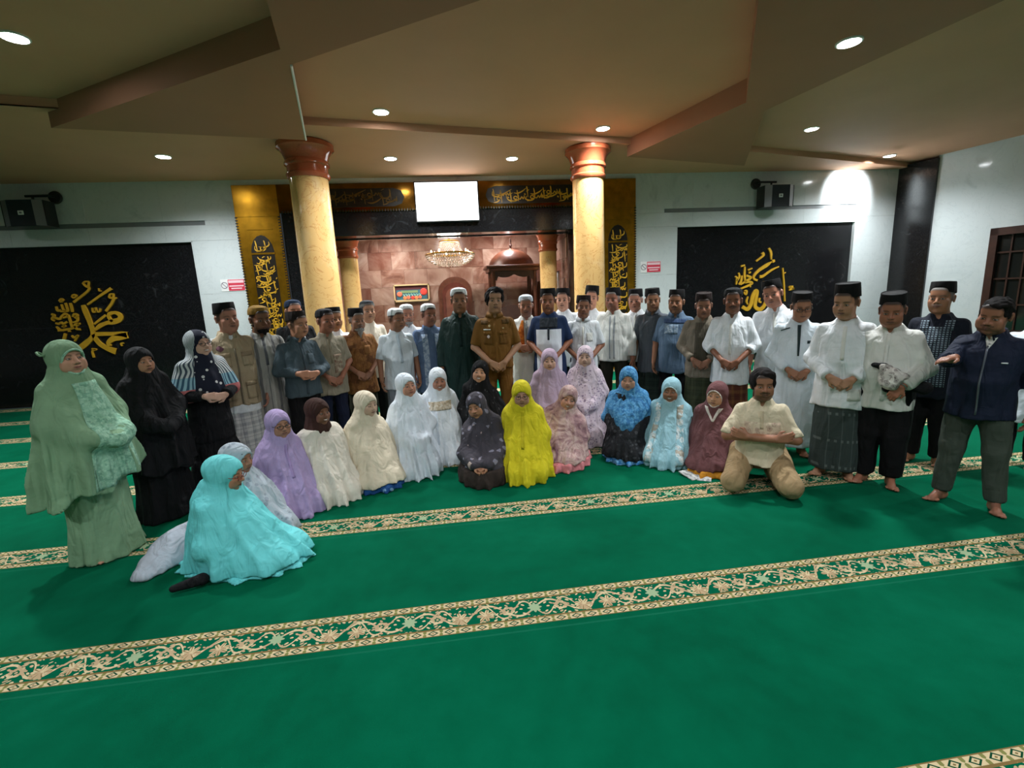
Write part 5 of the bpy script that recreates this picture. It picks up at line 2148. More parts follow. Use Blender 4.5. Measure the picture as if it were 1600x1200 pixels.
def kneeler(px, py, Y, label, mat, turn=0, head=(0, 0, 0), lean=(0, 0, 0), skin='m', rise=0.0, w=1.0, dpt=1.0, hem=0.0, smile=0, heavy=.5, specs=None,
            seed=None, fold=(.03, .15), nfold=15, open_=(.056, .074, -.020), under=None, arms='lap', skirt=None, name='prayer_veil', knees=True,
            base=None, extra=None, lip=None, fit=0.0, top=.140, headk=1.12, old=0, hijab=None, cape=None, trim=None, skirt_bump=None):
    """woman sitting on her heels under a long veil; returns root, fig, cloth"""
    NSEED[0] += 1
    sd = NSEED[0]
    rr = random.Random(sd)
    rise = min(.22, max(-.19, ony(px, py, Y)[2] / .91 - 1.02)) + rise
    fig = Fig(-.70 + rise, 0, head, lean, 1.0, headk)
    X, Yr, rz, sc = place(px, py, Y, fig, top, turn)
    root = empty('person', (X, Yr, 0), rz)
    tag(root, label, 'person', 'people posing together in the prayer hall')
    V, F = body_mesh(fig, arms, 'kneel', True, sd, smile, 0, heavy, .95, long_sleeve=True)
    C = paint_body(V, fig.hc, True, smile=smile, lip=lip)
    add_mesh('body', fig.df(V), F, M_SKIN, root, C, tuple(c * rr.uniform(.94, 1.06) for c in SK[skin]))
    k = (.80 + rise) / .80
    tab = [(z * k, a * w, b * dpt, y * (1 + (dpt - 1) * .6)) for z, a, b, y in CLOAK_K]
    mx = max(t[1] for t in tab) + .1
    if skirt:
        Fs = Field(axis(-mx - .1, mx + .1, .016), axis(-.72, .40, .016), axis(-.01, .40, .016))
        Fs.loft([(.0, .325 * w, .412 * dpt, -.158), (hem, .305 * w, .385 * dpt, -.15), (hem + .025, .20 * w, .26 * dpt, -.12), (hem + .1, .1 * w, .12 * dpt, -.10)], .02, (12, .04, .10), seed=sd)
        if skirt_bump:
            for c_, r_ in skirt_bump:
                Fs.ell(c_, r_, .05)
        Fs.wrinkle(.008, 24, sd)
        Fs.zclip(.002)
        Cloth('skirt', Fs, skirt, root, fig)
    Fd = Field(axis(-mx, mx, .014), axis(-.66 * max(1, dpt), .36, .014), axis(-.01, fig.hc[2] + .17, .014, [(fig.hc[2] - .13, fig.hc[2] + .13, .010)]))
    Fd.loft(tab, .03, (nfold, fold[0], fold[1] * (.6 if hem else 1.0)), seed=sd)
    for s in (-1, 1):
        A = arm_pose(arms)[s]
        S_, E_, W_ = [A[q] + np.array([0, 0, fig.dz]) for q in range(3)]
        Fd.cap(S_ * np.array([.86, 1, 1]), E_, .066, .072, .07)
        Fd.cap(E_, W_, .070, .055, .07)
        if arms == 'lap':
            dd_ = A[3] / np.linalg.norm(A[3])
            Fd.cap(W_, W_ + dd_ * .12, .056, .05, .06)
        if knees:
            Fd.cap((s * .12 * w, -.02, .15), (s * .145 * w, -.37 * dpt, .085), .11, .095, .08)
    if extra:
        extra(Fd)
    Fd.wrinkle(.011, 15, sd)
    Fd.wrinkle(.005, 34, sd + 1)
    c = fig.hc
    if hijab is None:
        hood_into(Fd, c, fit=fit)
        hood_open(Fd, c, *open_)
    else:
        Fd.D = np.maximum(Fd.D, (Fd.zs - (.72 + rise))[None, None, :])
    if hem > 0:
        Fd.D = np.maximum(Fd.D, (hem + .012 * np.sin(Fd.xs * 14 + sd))[:, None, None] - Fd.zs[None, None, :])
    Fd.zclip(.003)
    cl = Cloth(name, Fd, mat, root, fig, 1.30, 1.44)
    if hijab is not None:
        hj = hijab_cape(fig, root, hijab, cape, sd, open_)
        cl2 = hj
    else:
        cl2 = cl
    if trim:
        face_trim(cl2, fig, trim, open_)
    if under:
        Fu = Field(axis(-.12, .12, .008), axis(c[1] - .14, c[1] + .16, .008), axis(c[2] - .13, c[2] + .15, .008))
        Fu.ell((c[0], c[1] + .022, c[2] + .028), (.084, .103, .096), .02)
        Fu.cap((c[0], c[1] + .008, c[2] - .035), (c[0], c[1] + .02, c[2] - .12), .072, .07, .04)
        hood_open(Fu, c, open_[0] - .006, open_[1] - .008, open_[2] - .002)
        head_piece('undercap', Fu.mesh(), under, root, fig)
    if specs:
        glasses(fig, root, specs)
    return root, fig, cl
# ------------------------------------------------------------------ cloths
WHT = fab('white_cotton', (228, 232, 236))
WH2 = fab('off_white_cotton', (222, 222, 216))
WHB = fab('bluish_white_cotton', (214, 224, 232))
KNIT = fab('white_knit', (232, 236, 238), bump=.5)
BLK = fab('black_cloth', (20, 20, 23), bump=.5)
BLKW = fab('black_trouser_cloth', (14, 13, 16))
NAVY = fab('navy_cloth', (24, 30, 52))
DOL = fab('dark_olive_cloth', (44, 42, 32))
GRYT = fab('grey_trouser_cloth', (120, 126, 134))
TR_BLK = dict(kind='trousers', mat=BLKW)
TR_DOL = dict(kind='trousers', mat=DOL)
TR_NAV = dict(kind='trousers', mat=NAVY)
TR_GRY = dict(kind='trousers', mat=GRYT)

# ---- back row of standing men, left to right
# 1 vest
r, fg, sh = man(348, 474, 4.95, 'man in a beige pocket vest over white shirt and pale checked sarong', 14, (8, 0, -2), (1, 0, 0), 'm', 'side', 'peci',
                top=dict(mat=WHT, hem=.66, sleeve=.75, collar='band'), bottom=dict(kind='sarong', mat=fab('pale_plaid', (204, 204, 202), 'plaid', (150, 152, 156), (120, 124, 130), 1.2)), mustache=.25)
VEST = fab('beige_canvas', (172, 154, 126), bump=.4)
vs = shirt(fg, r, 'side', VEST, hem=.74, sleeve=.42, loose=1.14, girth=1.07, belly=.03, neck='v', name='vest', seed=4)
collar(fg, vs.o, 'shirt', VEST)
for sx in (-1, 1):
    for z0, z1 in ((1.13, 1.25), (.80, .96)):
        pk = vs.patch('pocket', VEST, sx * .05, sx * .15, z1, z0, 4, 5, .009)
        if pk:
            vs.patch('pocket_flap', fab('dark_beige_canvas', (150, 132, 106)), sx * .045, sx * .155, z1 + .012, z1 - .03, 4, 2, .014, parent=pk)
vs.patch('round_badge', fab('badge_print', (120, 80, 92), 'spots', (40, 60, 80), sc=3), lambda t: -.115 - .03 * math.sin(t * PI), lambda t: -.115 + .03 * math.sin(t * PI), 1.335, 1.275, 4, 6, .006)
vs.patch('zip', fab('zip_tape', (120, 108, 90)), -.008, .008, 1.30, .76, 2, 10, .005)
# 2 yellow cap, long striped tunic
r, fg, sh = man(402, 477, 5.16, 'bearded man in a yellow brown cap and long grey striped tunic', 12, (10, 4, 0), (2, 0, 0), 'x', 'side', 'skull', fab('ochre_cap', (150, 116, 48), 'hstripe', (104, 76, 36), sc=4), None,
                top=dict(mat=fab('grey_stripe_tunic', (152, 150, 144), 'stripe', (104, 104, 104), (186, 184, 176), .8), hem=.34, sleeve=1.0, loose=1.2, collar='band', neck='v', name='tunic'), bottom=TR_BLK, beard=.015, stubble=.6)
sh.patch('placket', fab('dark_grey_trim', (92, 94, 98)), -.012, .012, 1.40, 1.12, 2, 8)
# 3 navy cap behind
man(456, 468, 6.24, 'man in a navy cap and dark jacket half hidden behind the slate shirt', 8, (6, 0, 0), (0, 0, 0), 'm', 'side', 'skull', fab('navy_knit', (30, 44, 66)), None,
    top=dict(mat=BLK, hem=.70, sleeve=1.93, collar='band', name='jacket'), bottom=TR_BLK)[2].patch('shirt_front', WHT, lambda t: -.02 - .03 * (1 - t), lambda t: .06 + .03 * (1 - t), 1.41, .9, 4, 10)
# 4 slate shirt
r, fg, sh = man(460, 487, 5.17, 'man in a dark slate long-sleeved shirt and brown cap, hands held at the waist', 16, (24, 0, 0), (1, 0, 0), 'm', 'waist', 'peci', fab('dark_brown_felt', (42, 34, 32)), None,
                top=dict(mat=fab('slate_cotton', (72, 86, 94)), hem=.80, sleeve=1.93, collar='shirt', neck='v', loose=1.05), bottom=TR_BLK, belly=.05)
sh.patch('chest_pocket', fab('slate_cotton', (72, 86, 94)), .045, .12, 1.27, 1.16, 4, 4, .006)
sh.patch('placket', fab('slate_trim', (60, 72, 80)), -.013, .013, 1.38, .83, 2, 12)
# 5 beige koko with line print
r, fg, sh = man(505, 482, 5.51, 'man in a beige short-sleeved shirt with brown line print and dark cap', 14, (14, 0, 0), (2, 0, 0), 'd', 'clasp', 'skull', fab('charcoal_cap', (36, 36, 40)), None,
                top=dict(mat=fab('olive_beige', (150, 142, 124)), hem=.72, sleeve=.9, collar='band', neck='v'), bottom=TR_NAV, mustache=.3)
sh.patch('printed_panel', fab('line_print', (176, 164, 142), 'batik', (110, 74, 62), (140, 116, 98), 1.2), .02, .12, 1.20, .98, 5, 8, .005)
sh.patch('placket', fab('olive_beige_trim', (128, 118, 98)), -.012, .012, 1.40, 1.10, 2, 8)
# 6 behind
man(519, 481, 6.05, 'man in a white shirt mostly hidden behind the beige printed shirt', 10, (12, 0, 0), (0, 0, 0), 'm', 'side', 'peci', M_VEL, KNIT, top=dict(mat=WHT, hem=.72, sleeve=.8, collar='band'), bottom=TR_BLK)
# 7 brown batik, long grey beard
r, fg, sh = man(555, 482, 5.79, 'man with a long grey beard in a rust brown batik shirt', 10, (10, 3, 0), (2, 0, 0), 'd', 'clasp', 'peci', None, None,
                top=dict(mat=fab('rust_batik', (120, 78, 42), 'batik', (146, 100, 56), (92, 56, 32), .8), hem=.66, sleeve=.95, collar='band', loose=1.1), bottom=TR_DOL, beard=.07, grey=True, mustache=.6)
sh.patch('chest_pocket', fab('rust_plain', (132, 88, 48)), .045, .12, 1.27, 1.16, 4, 4, .006)
# 8 behind, banded cap
man(572, 469, 6.48, 'man in a banded grey cap and cream shirt standing behind the rust batik shirt', 8, (8, 0, 0), (0, 0, 0), 'm', 'side', 'skull', fab('dark_grey_knit', (52, 56, 60)), fab('grey_band', (140, 140, 134), 'hstripe', (70, 74, 78), sc=6),
    top=dict(mat=fab('cream_cotton', (216, 206, 188)), hem=.7, sleeve=1.93, collar='band'), bottom=TR_BLK)
# 9 white cap, white koko
r, fg, sh = man(617, 481, 5.73, 'stout man in a white cap and pale short-sleeved shirt, looking right', 12, (18, 2, 0), (2, 0, 0), 'd', 'side', 'skull', KNIT, None,
                top=dict(mat=WHB, hem=.70, sleeve=.95, collar='band', loose=1.12), bottom=TR_GRY, belly=.07, heavy=.7)
sh.patch('placket', fab('pale_blue_trim', (186, 200, 212)), -.018, .018, 1.40, 1.05, 2, 10)
# 10 behind, grey beard
man(634, 475, 6.3, 'grey bearded man in a white cap behind the stout man', 4, (6, 2, 0), (0, 0, 0), 'm', 'side', 'skull', KNIT, None, top=dict(mat=WHT, hem=.5, sleeve=1.93, collar='band'), bottom=TR_BLK, beard=.03, grey=True, mustache=.6)
# 11 blue grey koko
r, fg, sh = man(668, 474, 5.92, 'man in a white cap and blue grey shirt with pale embroidered front', 10, (12, 2, 0), (1, 0, 0), 'd', 'side', 'skull', KNIT, None,
                top=dict(mat=fab('blue_grey_cotton', (92, 112, 142)), hem=.58, sleeve=.95, collar='band', loose=1.1), bottom=TR_NAV, belly=.05)
EMB = fab('pale_embroidery', (146, 164, 188), 'batik', (190, 202, 214), (112, 132, 160), 1.4)
for sx in (-1, 1):
    sh.patch('embroidered_panel', EMB, sx * .045, sx * .115, 1.34, .64, 4, 16, .005)
# 12 dark green tunic
r, fg, sh = man(716, 449, 5.68, 'tall man in a white cap and long dark green tunic', -2, (4, 2, 0), (0, 0, 0), 'd', 'side', 'skull', KNIT, None,
                top=dict(mat=fab('dark_green_satin', (22, 48, 44), rough=.6), hem=.24, sleeve=1.93, collar='shirt', neck='v', loose=1.12, name='tunic'), bottom=TR_BLK, girth=1.06, belly=.03)
sh.patch('placket', fab('dark_green_trim', (16, 38, 36)), -.016, .016, 1.39, 1.08, 2, 8)
# 13 uniform
KH = fab('khaki_brown_twill', (122, 84, 36))
r, fg, sh = man(772, 450, 5.38, 'young man in a khaki brown uniform with badges, black hair uncovered', 0, (6, 0, 2), (0, 0, 0), 'm', 'clasp', 'hair', None, None,
                top=dict(mat=KH, hem=.86, sleeve=.92, collar='shirt', neck='v', loose=1.02, name='uniform_shirt'), bottom=dict(kind='trousers', mat=KH, loose=.98), girth=.95, belly=0, heavy=0, hairvol=.016)
for sx in (-1, 1):
    pk = sh.patch('chest_pocket', fab('khaki_pocket', (114, 78, 34)), sx * .04, sx * .125, 1.25, 1.12, 4, 5, .006)
    sh.patch('pocket_flap', KH, sx * .038, sx * .127, 1.262, 1.225, 4, 2, .010, parent=pk)
    sh.patch('epaulette', fab('dark_epaulette', (96, 70, 36)), sx * .075, sx * .15, 1.375, 1.335, 4, 3, .008)
GILT = plain('gilt_badge', lin(220, 196, 150), .35, .6)
sh.patch('name_plate', plain('name_plate', lin(224, 220, 212), .4), -.125, -.05, 1.285, 1.272, 4, 2, .008)
sh.patch('badge', plain('pink_white_badge', lin(226, 206, 204), .4), lambda t: -.075 - .016 * math.sin(t * PI), lambda t: -.075 + .016 * math.sin(t * PI), 1.225, 1.185, 4, 6, .012)
sh.patch('badge', GILT, lambda t: .085 - .012 * math.sin(t * PI), lambda t: .085 + .012 * math.sin(t * PI), 1.30, 1.28, 4, 4, .008)
sh.patch('badge', GILT, lambda t: -.06 - .012 * math.sin(t * PI), lambda t: -.06 + .012 * math.sin(t * PI), 1.335, 1.30, 4, 4, .008)
sh.patch('placket', KH, -.014, .014, 1.36, .88, 2, 12, .006)
mb = MB()
V = fg.df(np.array([(.17 * math.cos(q), -.005 + .125 * math.sin(q), .885 + .0) for q in np.linspace(0, 2 * PI, 33)[:-1]]))
# 14 white robe, orange scarf
r, fg, sh = man(821, 460, 6.02, 'man in a long white robe with an orange scarf over one shoulder', -2, (2, 3, 0), (2, 0, 0), 'm', 'waist', 'skull', fab('grey_white_knit', (196, 204, 212)), None,
                top=dict(mat=WH2, hem=.09, sleeve=1.93, collar='band', loose=1.15, name='robe', neck='v'), mustache=.7, grey=True, stubble=.3)
SCF = fab('orange_scarf', (186, 96, 26), 'batik', (150, 66, 18), (206, 130, 44), 1.6)
sh.patch('scarf', SCF, lambda t: -.062 - .075 * min(1, t * 2.2) + .02 * t, lambda t: -.035 + .01 * t - .03 * max(0, t - .7), 1.40, .99, 5, 16, .016, parent=r)
sh.patch('placket', fab('grey_trim', (150, 152, 150)), -.014, .014, 1.38, 1.12, 2, 8)


# 15 navy and white shirt
def yoke_mat(name, top, low, z0, x0):
    t = NT(name)
    ob = t.obj()
    x, y, z = t.sep(ob)
    m = t.M('MULTIPLY', t.M('LESS_THAN', z, z0), t.M('LESS_THAN', t.M('ABSOLUTE', x), x0))
    st = t.mapping(ob, (9, 9, 3.2))
    t.bump(t.noise(1.0, 4, st, .55, .8), .35, .035)
    return t.out(t.mix(m, lin(*top), lin(*low)), .85, 0, .25)


r, fg, sh = man(856, 451, 5.72, 'man in a navy shirt with a white body panel and black cap', -4, (0, 3, 0), (1, 0, 0), 'd', 'clasp', 'peci', None, None,
                top=dict(mat=yoke_mat('navy_white_shirt', (30, 48, 82), (226, 232, 240), 1.29, .155), hem=.62, sleeve=.92, collar='band', collar_mat=fab('charcoal_trim', (44, 50, 58)), loose=1.1), bottom=TR_BLK, belly=.04)
sh.patch('yoke', fab('charcoal_trim', (44, 50, 58)), -.105, .105, 1.385, 1.265, 8, 6, .005)
sh.patch('placket', fab('charcoal_trim', (44, 50, 58)), -.012, .012, 1.265, 1.13, 2, 6, .006)
# 16 behind
man(879, 451, 6.34, 'man in a black cap and white shirt behind the navy and white shirt', -4, (-2, 2, 0), (0, 0, 0), 'l', 'side', 'peci', top=dict(mat=WHT, hem=.7, sleeve=1.93, collar='band'), bottom=TR_BLK)
# 17 white short sleeve
r, fg, sh = man(912, 462, 5.74, 'slim young man in a white short-sleeved shirt and brown black cap', 0, (4, 0, 3), (2, 0, 0), 'd', 'clasp', 'peci', fab('brown_black_velvet', (34, 24, 24)), None,
                top=dict(mat=WHT, hem=.66, sleeve=.95, collar='shirt', neck='v', loose=1.12), bottom=TR_NAV, heavy=-.3, girth=.94)
sh.patch('chest_pocket', WH2, .045, .12, 1.26, 1.15, 4, 4, .006)
sh.patch('placket', WH2, -.013, .013, 1.34, .75, 2, 12)
# 18 behind
man(926, 447, 6.35, 'tall man in a white band-collar shirt in front of the right pillar', -4, (2, 0, 4), (0, 2, 0), 'l', 'side', 'tallpeci', top=dict(mat=WHT, hem=.7, sleeve=1.93, collar='band'), bottom=TR_BLK)
# 19 white shirt with grey stripes
r, fg, sh = man(958, 450, 5.89, 'man in a white shirt with a grey striped placket and black cap', -10, (-6, 0, 0), (2, 0, 0), 'd', 'side', 'peci',
                top=dict(mat=WH2, hem=.80, sleeve=1.85, collar='band', neck='v', loose=1.1), bottom=TR_DOL, mustache=.5, grey=True)
for q in (-.035, .02):
    sh.patch('grey_stripe', fab('grey_stripe', (140, 146, 152)), q, q + .015, 1.38, .84, 2, 12)
# 20 white shirt
r, fg, sh = man(993, 452, 6.05, 'older man with grey hair in a plain white long-sleeved shirt', -6, (-4, 3, 0), (3, 0, 0), 'm', 'side', 'peci', top=dict(mat=WHT, hem=.76, sleeve=1.93, collar='band', loose=1.1), bottom=TR_BLK, grey=True)
sh.patch('placket', WH2, -.014, .014, 1.38, .8, 2, 12)
# 21 grey shirt
r, fg, sh = man(1019, 451, 5.73, 'man in a grey short-sleeved shirt with black cap, half hidden by the denim shirt', -8, (12, 4, 0), (3, -2, 0), 'd', 'side', 'peci', top=dict(mat=fab('mid_grey_cotton', (92, 98, 106)), hem=.66, sleeve=.95, collar='shirt', neck='v', loose=1.1), bottom=dict(kind='sarong', mat=fab('dark_green_sarong', (34, 44, 40), 'plaid', (48, 60, 54))), mustache=.4)
# 22 denim shirt
r, fg, sh = man(1058, 453, 5.43, 'man with a mustache in a blue grey denim shirt with pale chest print', -8, (-2, 2, 0), (2, 2, 0), 'd', 'side', 'peci', top=dict(mat=fab('denim_grey_blue', (94, 116, 140)), hem=.70, sleeve=1.0, collar='shirt', neck='v', loose=1.15), bottom=TR_BLK, mustache=.95, heavy=.5, belly=.04)
sh.patch('chest_print', fab('pale_print', (112, 134, 156), 'batik', (176, 188, 198), (120, 140, 160), 1.6), -.11, .05, 1.31, 1.20, 6, 5, .005)
sh.patch('yoke', fab('denim_dark', (58, 78, 112)), -.13, .13, 1.375, 1.325, 8, 3, .006)
# 23 olive koko with dark front
r, fg, sh = man(1100, 458, 5.0, 'man in a taupe long-sleeved shirt with a dark woven front panel', -6, (8, 8, 0), (3, 0, 0), 'd', 'clasp', 'peci', fab('brown_black_velvet2', (38, 28, 26)), None,
                top=dict(mat=fab('taupe_cotton', (122, 112, 98)), hem=.72, sleeve=1.9, collar='band', loose=1.15, neck='v', collar_mat=fab('pale_taupe', (168, 160, 142))), bottom=dict(kind='sarong', mat=fab('moss_sarong', (46, 52, 36), 'plaid', (62, 66, 46))))
sh.patch('woven_panel', fab('dark_woven', (70, 64, 54), 'check', (92, 84, 70), sc=2), -.072, .072, 1.38, .88, 6, 16, .006)
# 24 white koko, mustache
r, fg, sh = man(1146, 449, 4.76, 'thin man with a mustache in a white shirt with wide elbow sleeves', -4, (4, 2, 0), (2, 0, 0), 'x', 'clasp', 'skull', fab('black_cap', (22, 24, 26)), None,
                top=dict(mat=WHT, hem=.66, sleeve=1.35, collar='band', neck='v', loose=1.25), bottom=dict(kind='sarong', mat=fab('maroon_brown_sarong', (84, 44, 34), 'plaid', (120, 82, 48), (60, 26, 26))), mustache=.95, heavy=-.4)
sh.patch('placket', WH2, -.014, .014, 1.34, 1.0, 2, 8)
# 25 white koko tilted head
r, fg, sh = man(1204, 438, 4.72, 'smiling man in a long white tunic with his head tilted, black cap', -4, (-8, 4, -8), (2, -3, 0), 'm', 'side', 'peci',
                top=dict(mat=WHT, hem=.60, sleeve=1.5, collar='band', neck='v', loose=1.35), bottom=dict(kind='sarong', mat=fab('maroon_sarong', (72, 34, 32), 'plaid', (92, 50, 42))))
sh.patch('placket', WH2, -.015, .015, 1.38, .9, 2, 12)
# 26 robe with dark placket
r, fg, sh = man(1254, 457, 4.12, 'man in a bluish white robe with dark green collar and placket', 4, (8, 8, 0), (4, 0, 0), 'd', 'clasp', 'peci', None, None,
                top=dict(mat=WHB, hem=.10, sleeve=1.93, collar='band', collar_mat=fab('bottle_trim', (40, 54, 56)), loose=1.15, name='robe'), specs=M_SPEC, feet=True)
sh.patch('placket', fab('bottle_trim', (40, 54, 56)), lambda t: -.016 + .01 * t, lambda t: .016 - .006 * t, 1.40, 1.09, 2, 10, .006)
sh.patch('pocket_trim', fab('bottle_trim', (40, 54, 56)), .075, .14, 1.245, 1.215, 4, 2, .006)
sh.patch('shoulder_line', fab('bottle_trim', (40, 54, 56)), -.16, -.08, lambda u: 1.345 + .03 * u, lambda u: 1.335 + .03 * u, 6, 2, .006)
# 27 tall peci, white koko, dark sarong
r, fg, sh = man(1325, 443, 3.56, 'man in a tall black cap, white shirt and dark grey green sarong', -4, (-14, 6, 0), (3, 0, 0), 'm', 'clasp', 'tallpeci', None, None,
                top=dict(mat=WHT, hem=.66, sleeve=1.93, collar='band', loose=1.28), bottom=dict(kind='sarong', mat=fab('dark_figured_sarong', (54, 64, 62), 'hem', (104, 112, 110)), hem=.08), belly=.04, feet=True, girth=1.05)
sh.patch('placket', WH2, -.015, .015, 1.38, 1.1, 2, 8)
sh.patch('pocket', WH2, .06, .15, .84, .74, 3, 3, .006)
# 28 white shirt, cloth under the arm
r, fg, sh = man(1397, 458, 3.30, 'stout man in a white shirt and wide black trousers holding a black and white cloth', -6, (2, 8, 0), (5, 0, 0), 'd', 'bag', 'peci', None, None,
                top=dict(mat=WH2, hem=.72, sleeve=1.9, collar='band', neck='v', loose=1.22), bottom=dict(kind='trousers', mat=BLKW, loose=1.35, cuff=.09), belly=.06, feet=True, heavy=.6, girth=1.04)
sh.patch('placket', WH2, -.015, .015, 1.38, .8, 2, 12)
W_ = arm_pose('bag')[1][2]
mb = MB()
E_ = arm_pose('bag')[1][1]
dv = (W_ - E_) / np.linalg.norm(W_ - E_)
sd_ = np.cross(dv, [0, 0, 1])
sd_ /= np.linalg.norm(sd_)
up_ = np.cross(sd_, dv)
mb.tube([tuple(W_ - dv * .005 + (sd_ * math.cos(q) + up_ * math.sin(q)) * .031) for q in np.linspace(0, 2 * PI, 17)[:-1]], .006, 6, True)
mb.v = [tuple(p) for p in fg.df(np.array(mb.v))]
mb.build('wristwatch', plain('steel', lin(170, 176, 180), .3, .9), r, True)
# the folded cloth in the crook of his arm
bg = empty('folded_cloth', r.location, r.rotation_euler.z)
tag(bg, 'black and white floral cloth held in the stout man\'s arm', 'cloth')
F_ = Field(axis(-.25, .35, .01), axis(-.42, .05, .01), axis(.75, 1.3, .01))
F_.cap((.02, -.225, 1.12), (.04, -.245, .98), .052, .058, .03).cap((.04, -.24, 1.07), (.12, -.21, 1.03), .045, .04, .03)
F_.wrinkle(.02, 40, 5)
V, Fc = F_.mesh()
add_mesh('floral_fold', fg.df(V), Fc, fab('bw_floral', (206, 200, 194), 'batik', (120, 110, 108), (232, 228, 222), 1.4), bg)
F_ = Field(axis(-.25, .40, .01), axis(-.42, .05, .01), axis(.70, 1.3, .01))
F_.cap((-.05, -.21, 1.13), (.10, -.19, 1.05), .032, .04, .03).cap((.02, -.20, .93), (.26, -.15, .95), .035, .045, .03)
F_.wrinkle(.015, 40, 8)
V, Fc = F_.mesh()
add_mesh('black_fold', fg.df(V), Fc, BLK, bg)
# 29 dark checked shirt
r, fg, sh = man(1475, 441, 3.68, 'man in a dark navy shirt with a pale checked front and black cap', -8, (-6, 0, 0), (0, 0, 0), 'd', 'side', 'peci', None, None,
                top=dict(mat=fab('ink_navy', (22, 26, 38)), hem=.66, sleeve=.95, collar=None, neck='v', loose=1.15), bottom=dict(kind='trousers', mat=BLKW, loose=1.15), mustache=.6, grey=True, feet=True)
sh.patch('checked_panel', fab('grey_check', (34, 40, 50), 'check', (120, 136, 146), sc=1.6), -.105, .105, 1.33, .78, 8, 18, .006)
for sx in (-1, 1):
    sh.patch('checked_shoulder', fab('grey_check', (34, 40, 50), 'check', (120, 136, 146), sc=1.6), sx * .055, sx * .115, 1.385, 1.30, 4, 5, .007)
# 30 pointing man
r, fg, sh = man(1563, 465, 2.78, 'man in a dark navy zip jacket pointing with his arm, nearest at the right', -6, (-10, 4, 4), (8, 2, 0), 'd', 'point', 'hair', None, None,
                top=dict(mat=fab('navy_jacket', (24, 32, 54), rough=.75), hem=.76, sleeve=1.32, collar='shirt', neck='v', loose=1.2, name='jacket'), bottom=dict(kind='trousers', mat=fab('grey_green_twill', (66, 74, 66)), loose=1.12, cuff=.08), feet=True, spread=.06, mustache=.7, stubble=.3, heavy=.6, girth=1.08, belly=.05, hairvol=.006, toe=.3)
sh.patch('zip', plain('zip_metal', lin(110, 116, 128), .4, .6), -.006, .006, 1.36, .80, 2, 14, .005)
sh.patch('chest_logo', WHT, .09, .125, 1.245, 1.235, 3, 2, .005)
sh.patch('shirt_front', WH2, lambda t: -.03 * (1 - t), lambda t: .045 * (1 - t) + .003, 1.425, 1.33, 3, 6, .004)
# 31 sliver at the right edge
man(1628, 470, 3.42, 'person in white cut off by the right edge of the photo', -10, (0, 0, 0), (0, 0, 0), 'd', 'side', 'skull', KNIT, None, top=dict(mat=WHB, hem=.5, sleeve=1.93, collar='band', loose=1.3), bottom=TR_BLK)

# ---- standing women at the left
SAGE = fab('sage_green_cloth', (130, 164, 130))
LACE = fab('mint_lace', (150, 196, 168), 'batik', (174, 214, 190), (122, 172, 146), 2.4, bump=.9)
r, fg, o = stander(92, 528, 3.50, 'woman in a sage green lace-fronted prayer veil and skirt, nearest at the left', 34, (-8, 0, -3), 'l', SAGE,
                   [(.60, .36, .30, .02), (.80, .335, .28, .01), (1.0, .30, .25, 0), (1.18, .26, .20, 0), (1.28, .22, .16, .005), (1.35, .188, .135, .01), (1.41, .146, .112, .012), (1.46, .114, .098, .012), (1.50, .094, .088, .012)],
                   SAGE, 'lap', heavy=1.0, dress_w=.92, slope=.22, lip=(.42, .09, .09))
o['veil'].patch('lace_panel', LACE, lambda t: -.06 - .12 * t, lambda t: .09 + .14 * t, 1.40, .60, 10, 30, .005)
face_trim(o['veil'], fg, LACE, (.056, .074, -.020), .007)
mb = MB()
mb.tube([(-.085 - .03 * math.sin(q), .06 + .03 * math.cos(q), .05 + .012 * math.sin(2 * q)) for q in np.linspace(0, 2 * PI, 13)[:-1]], .007, 6, True)
head_piece('bow', mb, SAGE, r, fg)
r, fg, o = stander(212, 540, 4.1, 'woman in an all black veil and gown between the green veil and the patterned scarf', 22, (6, 2, -4), 'm', fab('matte_black_veil', (24, 24, 27), bump=.6),
                   [(.50, .30, .25, 0), (.8, .285, .23, 0), (1.0, .27, .205, 0), (1.18, .245, .175, 0), (1.28, .212, .15, .005), (1.35, .180, .13, .01), (1.41, .140, .110, .012), (1.46, .110, .098, .012), (1.50, .092, .088, .012)],
                   BLK, 'lap', heavy=.2)


def scarf_mat():
    t = NT('navy_striped_scarf')
    ob = t.obj()
    x, y, z = t.sep(ob)
    M = t.M
    v = t.n('ShaderNodeTexVoronoi')
    v.inputs['Scale'].default_value = 17
    t.lk(ob, v.inputs['Vector'])
    c = t.mix(M('LESS_THAN', v.outputs['Distance'], .22), lin(26, 30, 48), lin(220, 220, 220))
    a = M('ARCTAN2', M('ADD', y, 0.02), x)
    st = M('GREATER_THAN', M('SINE', M('MULTIPLY', a, 46)), -.1)
    side = M('GREATER_THAN', M('ABSOLUTE', x), M('ADD', .052, M('MULTIPLY', M('SUBTRACT', 1.45, z), .16)))
    sc = t.mix(st, lin(70, 82, 96), lin(206, 212, 212))
    sc = t.mix(M('LESS_THAN', z, 1.14), sc, t.mix(st, lin(60, 96, 120), lin(150, 190, 204)))
    sc = t.mix(M('LESS_THAN', z, 1.035), sc, lin(190, 110, 110))
    c = t.mix(side, c, sc)
    t.bump(t.noise(1.0, 4, t.mapping(ob, (9, 9, 3.2)), .55, .8), .35, .03)
    return t.out(c, .8, 0, .25)


r, fg, o = stander(303, 513, 4.52, 'woman in a black dress with a navy scarf striped in white and blue, glasses on', 18, (14, 0, -3), 'p', None, None, BLK, 'waist', .6, .6, M_SPEC,
                   hijab=scarf_mat(), cape=[(1.02, .225, .19, 0), (1.14, .222, .185, 0), (1.26, .205, .16, .003), (1.34, .17, .13, .008), (1.40, .125, .112, .01), (1.45, .096, .098, .012), (1.50, .082, .088, .012)])

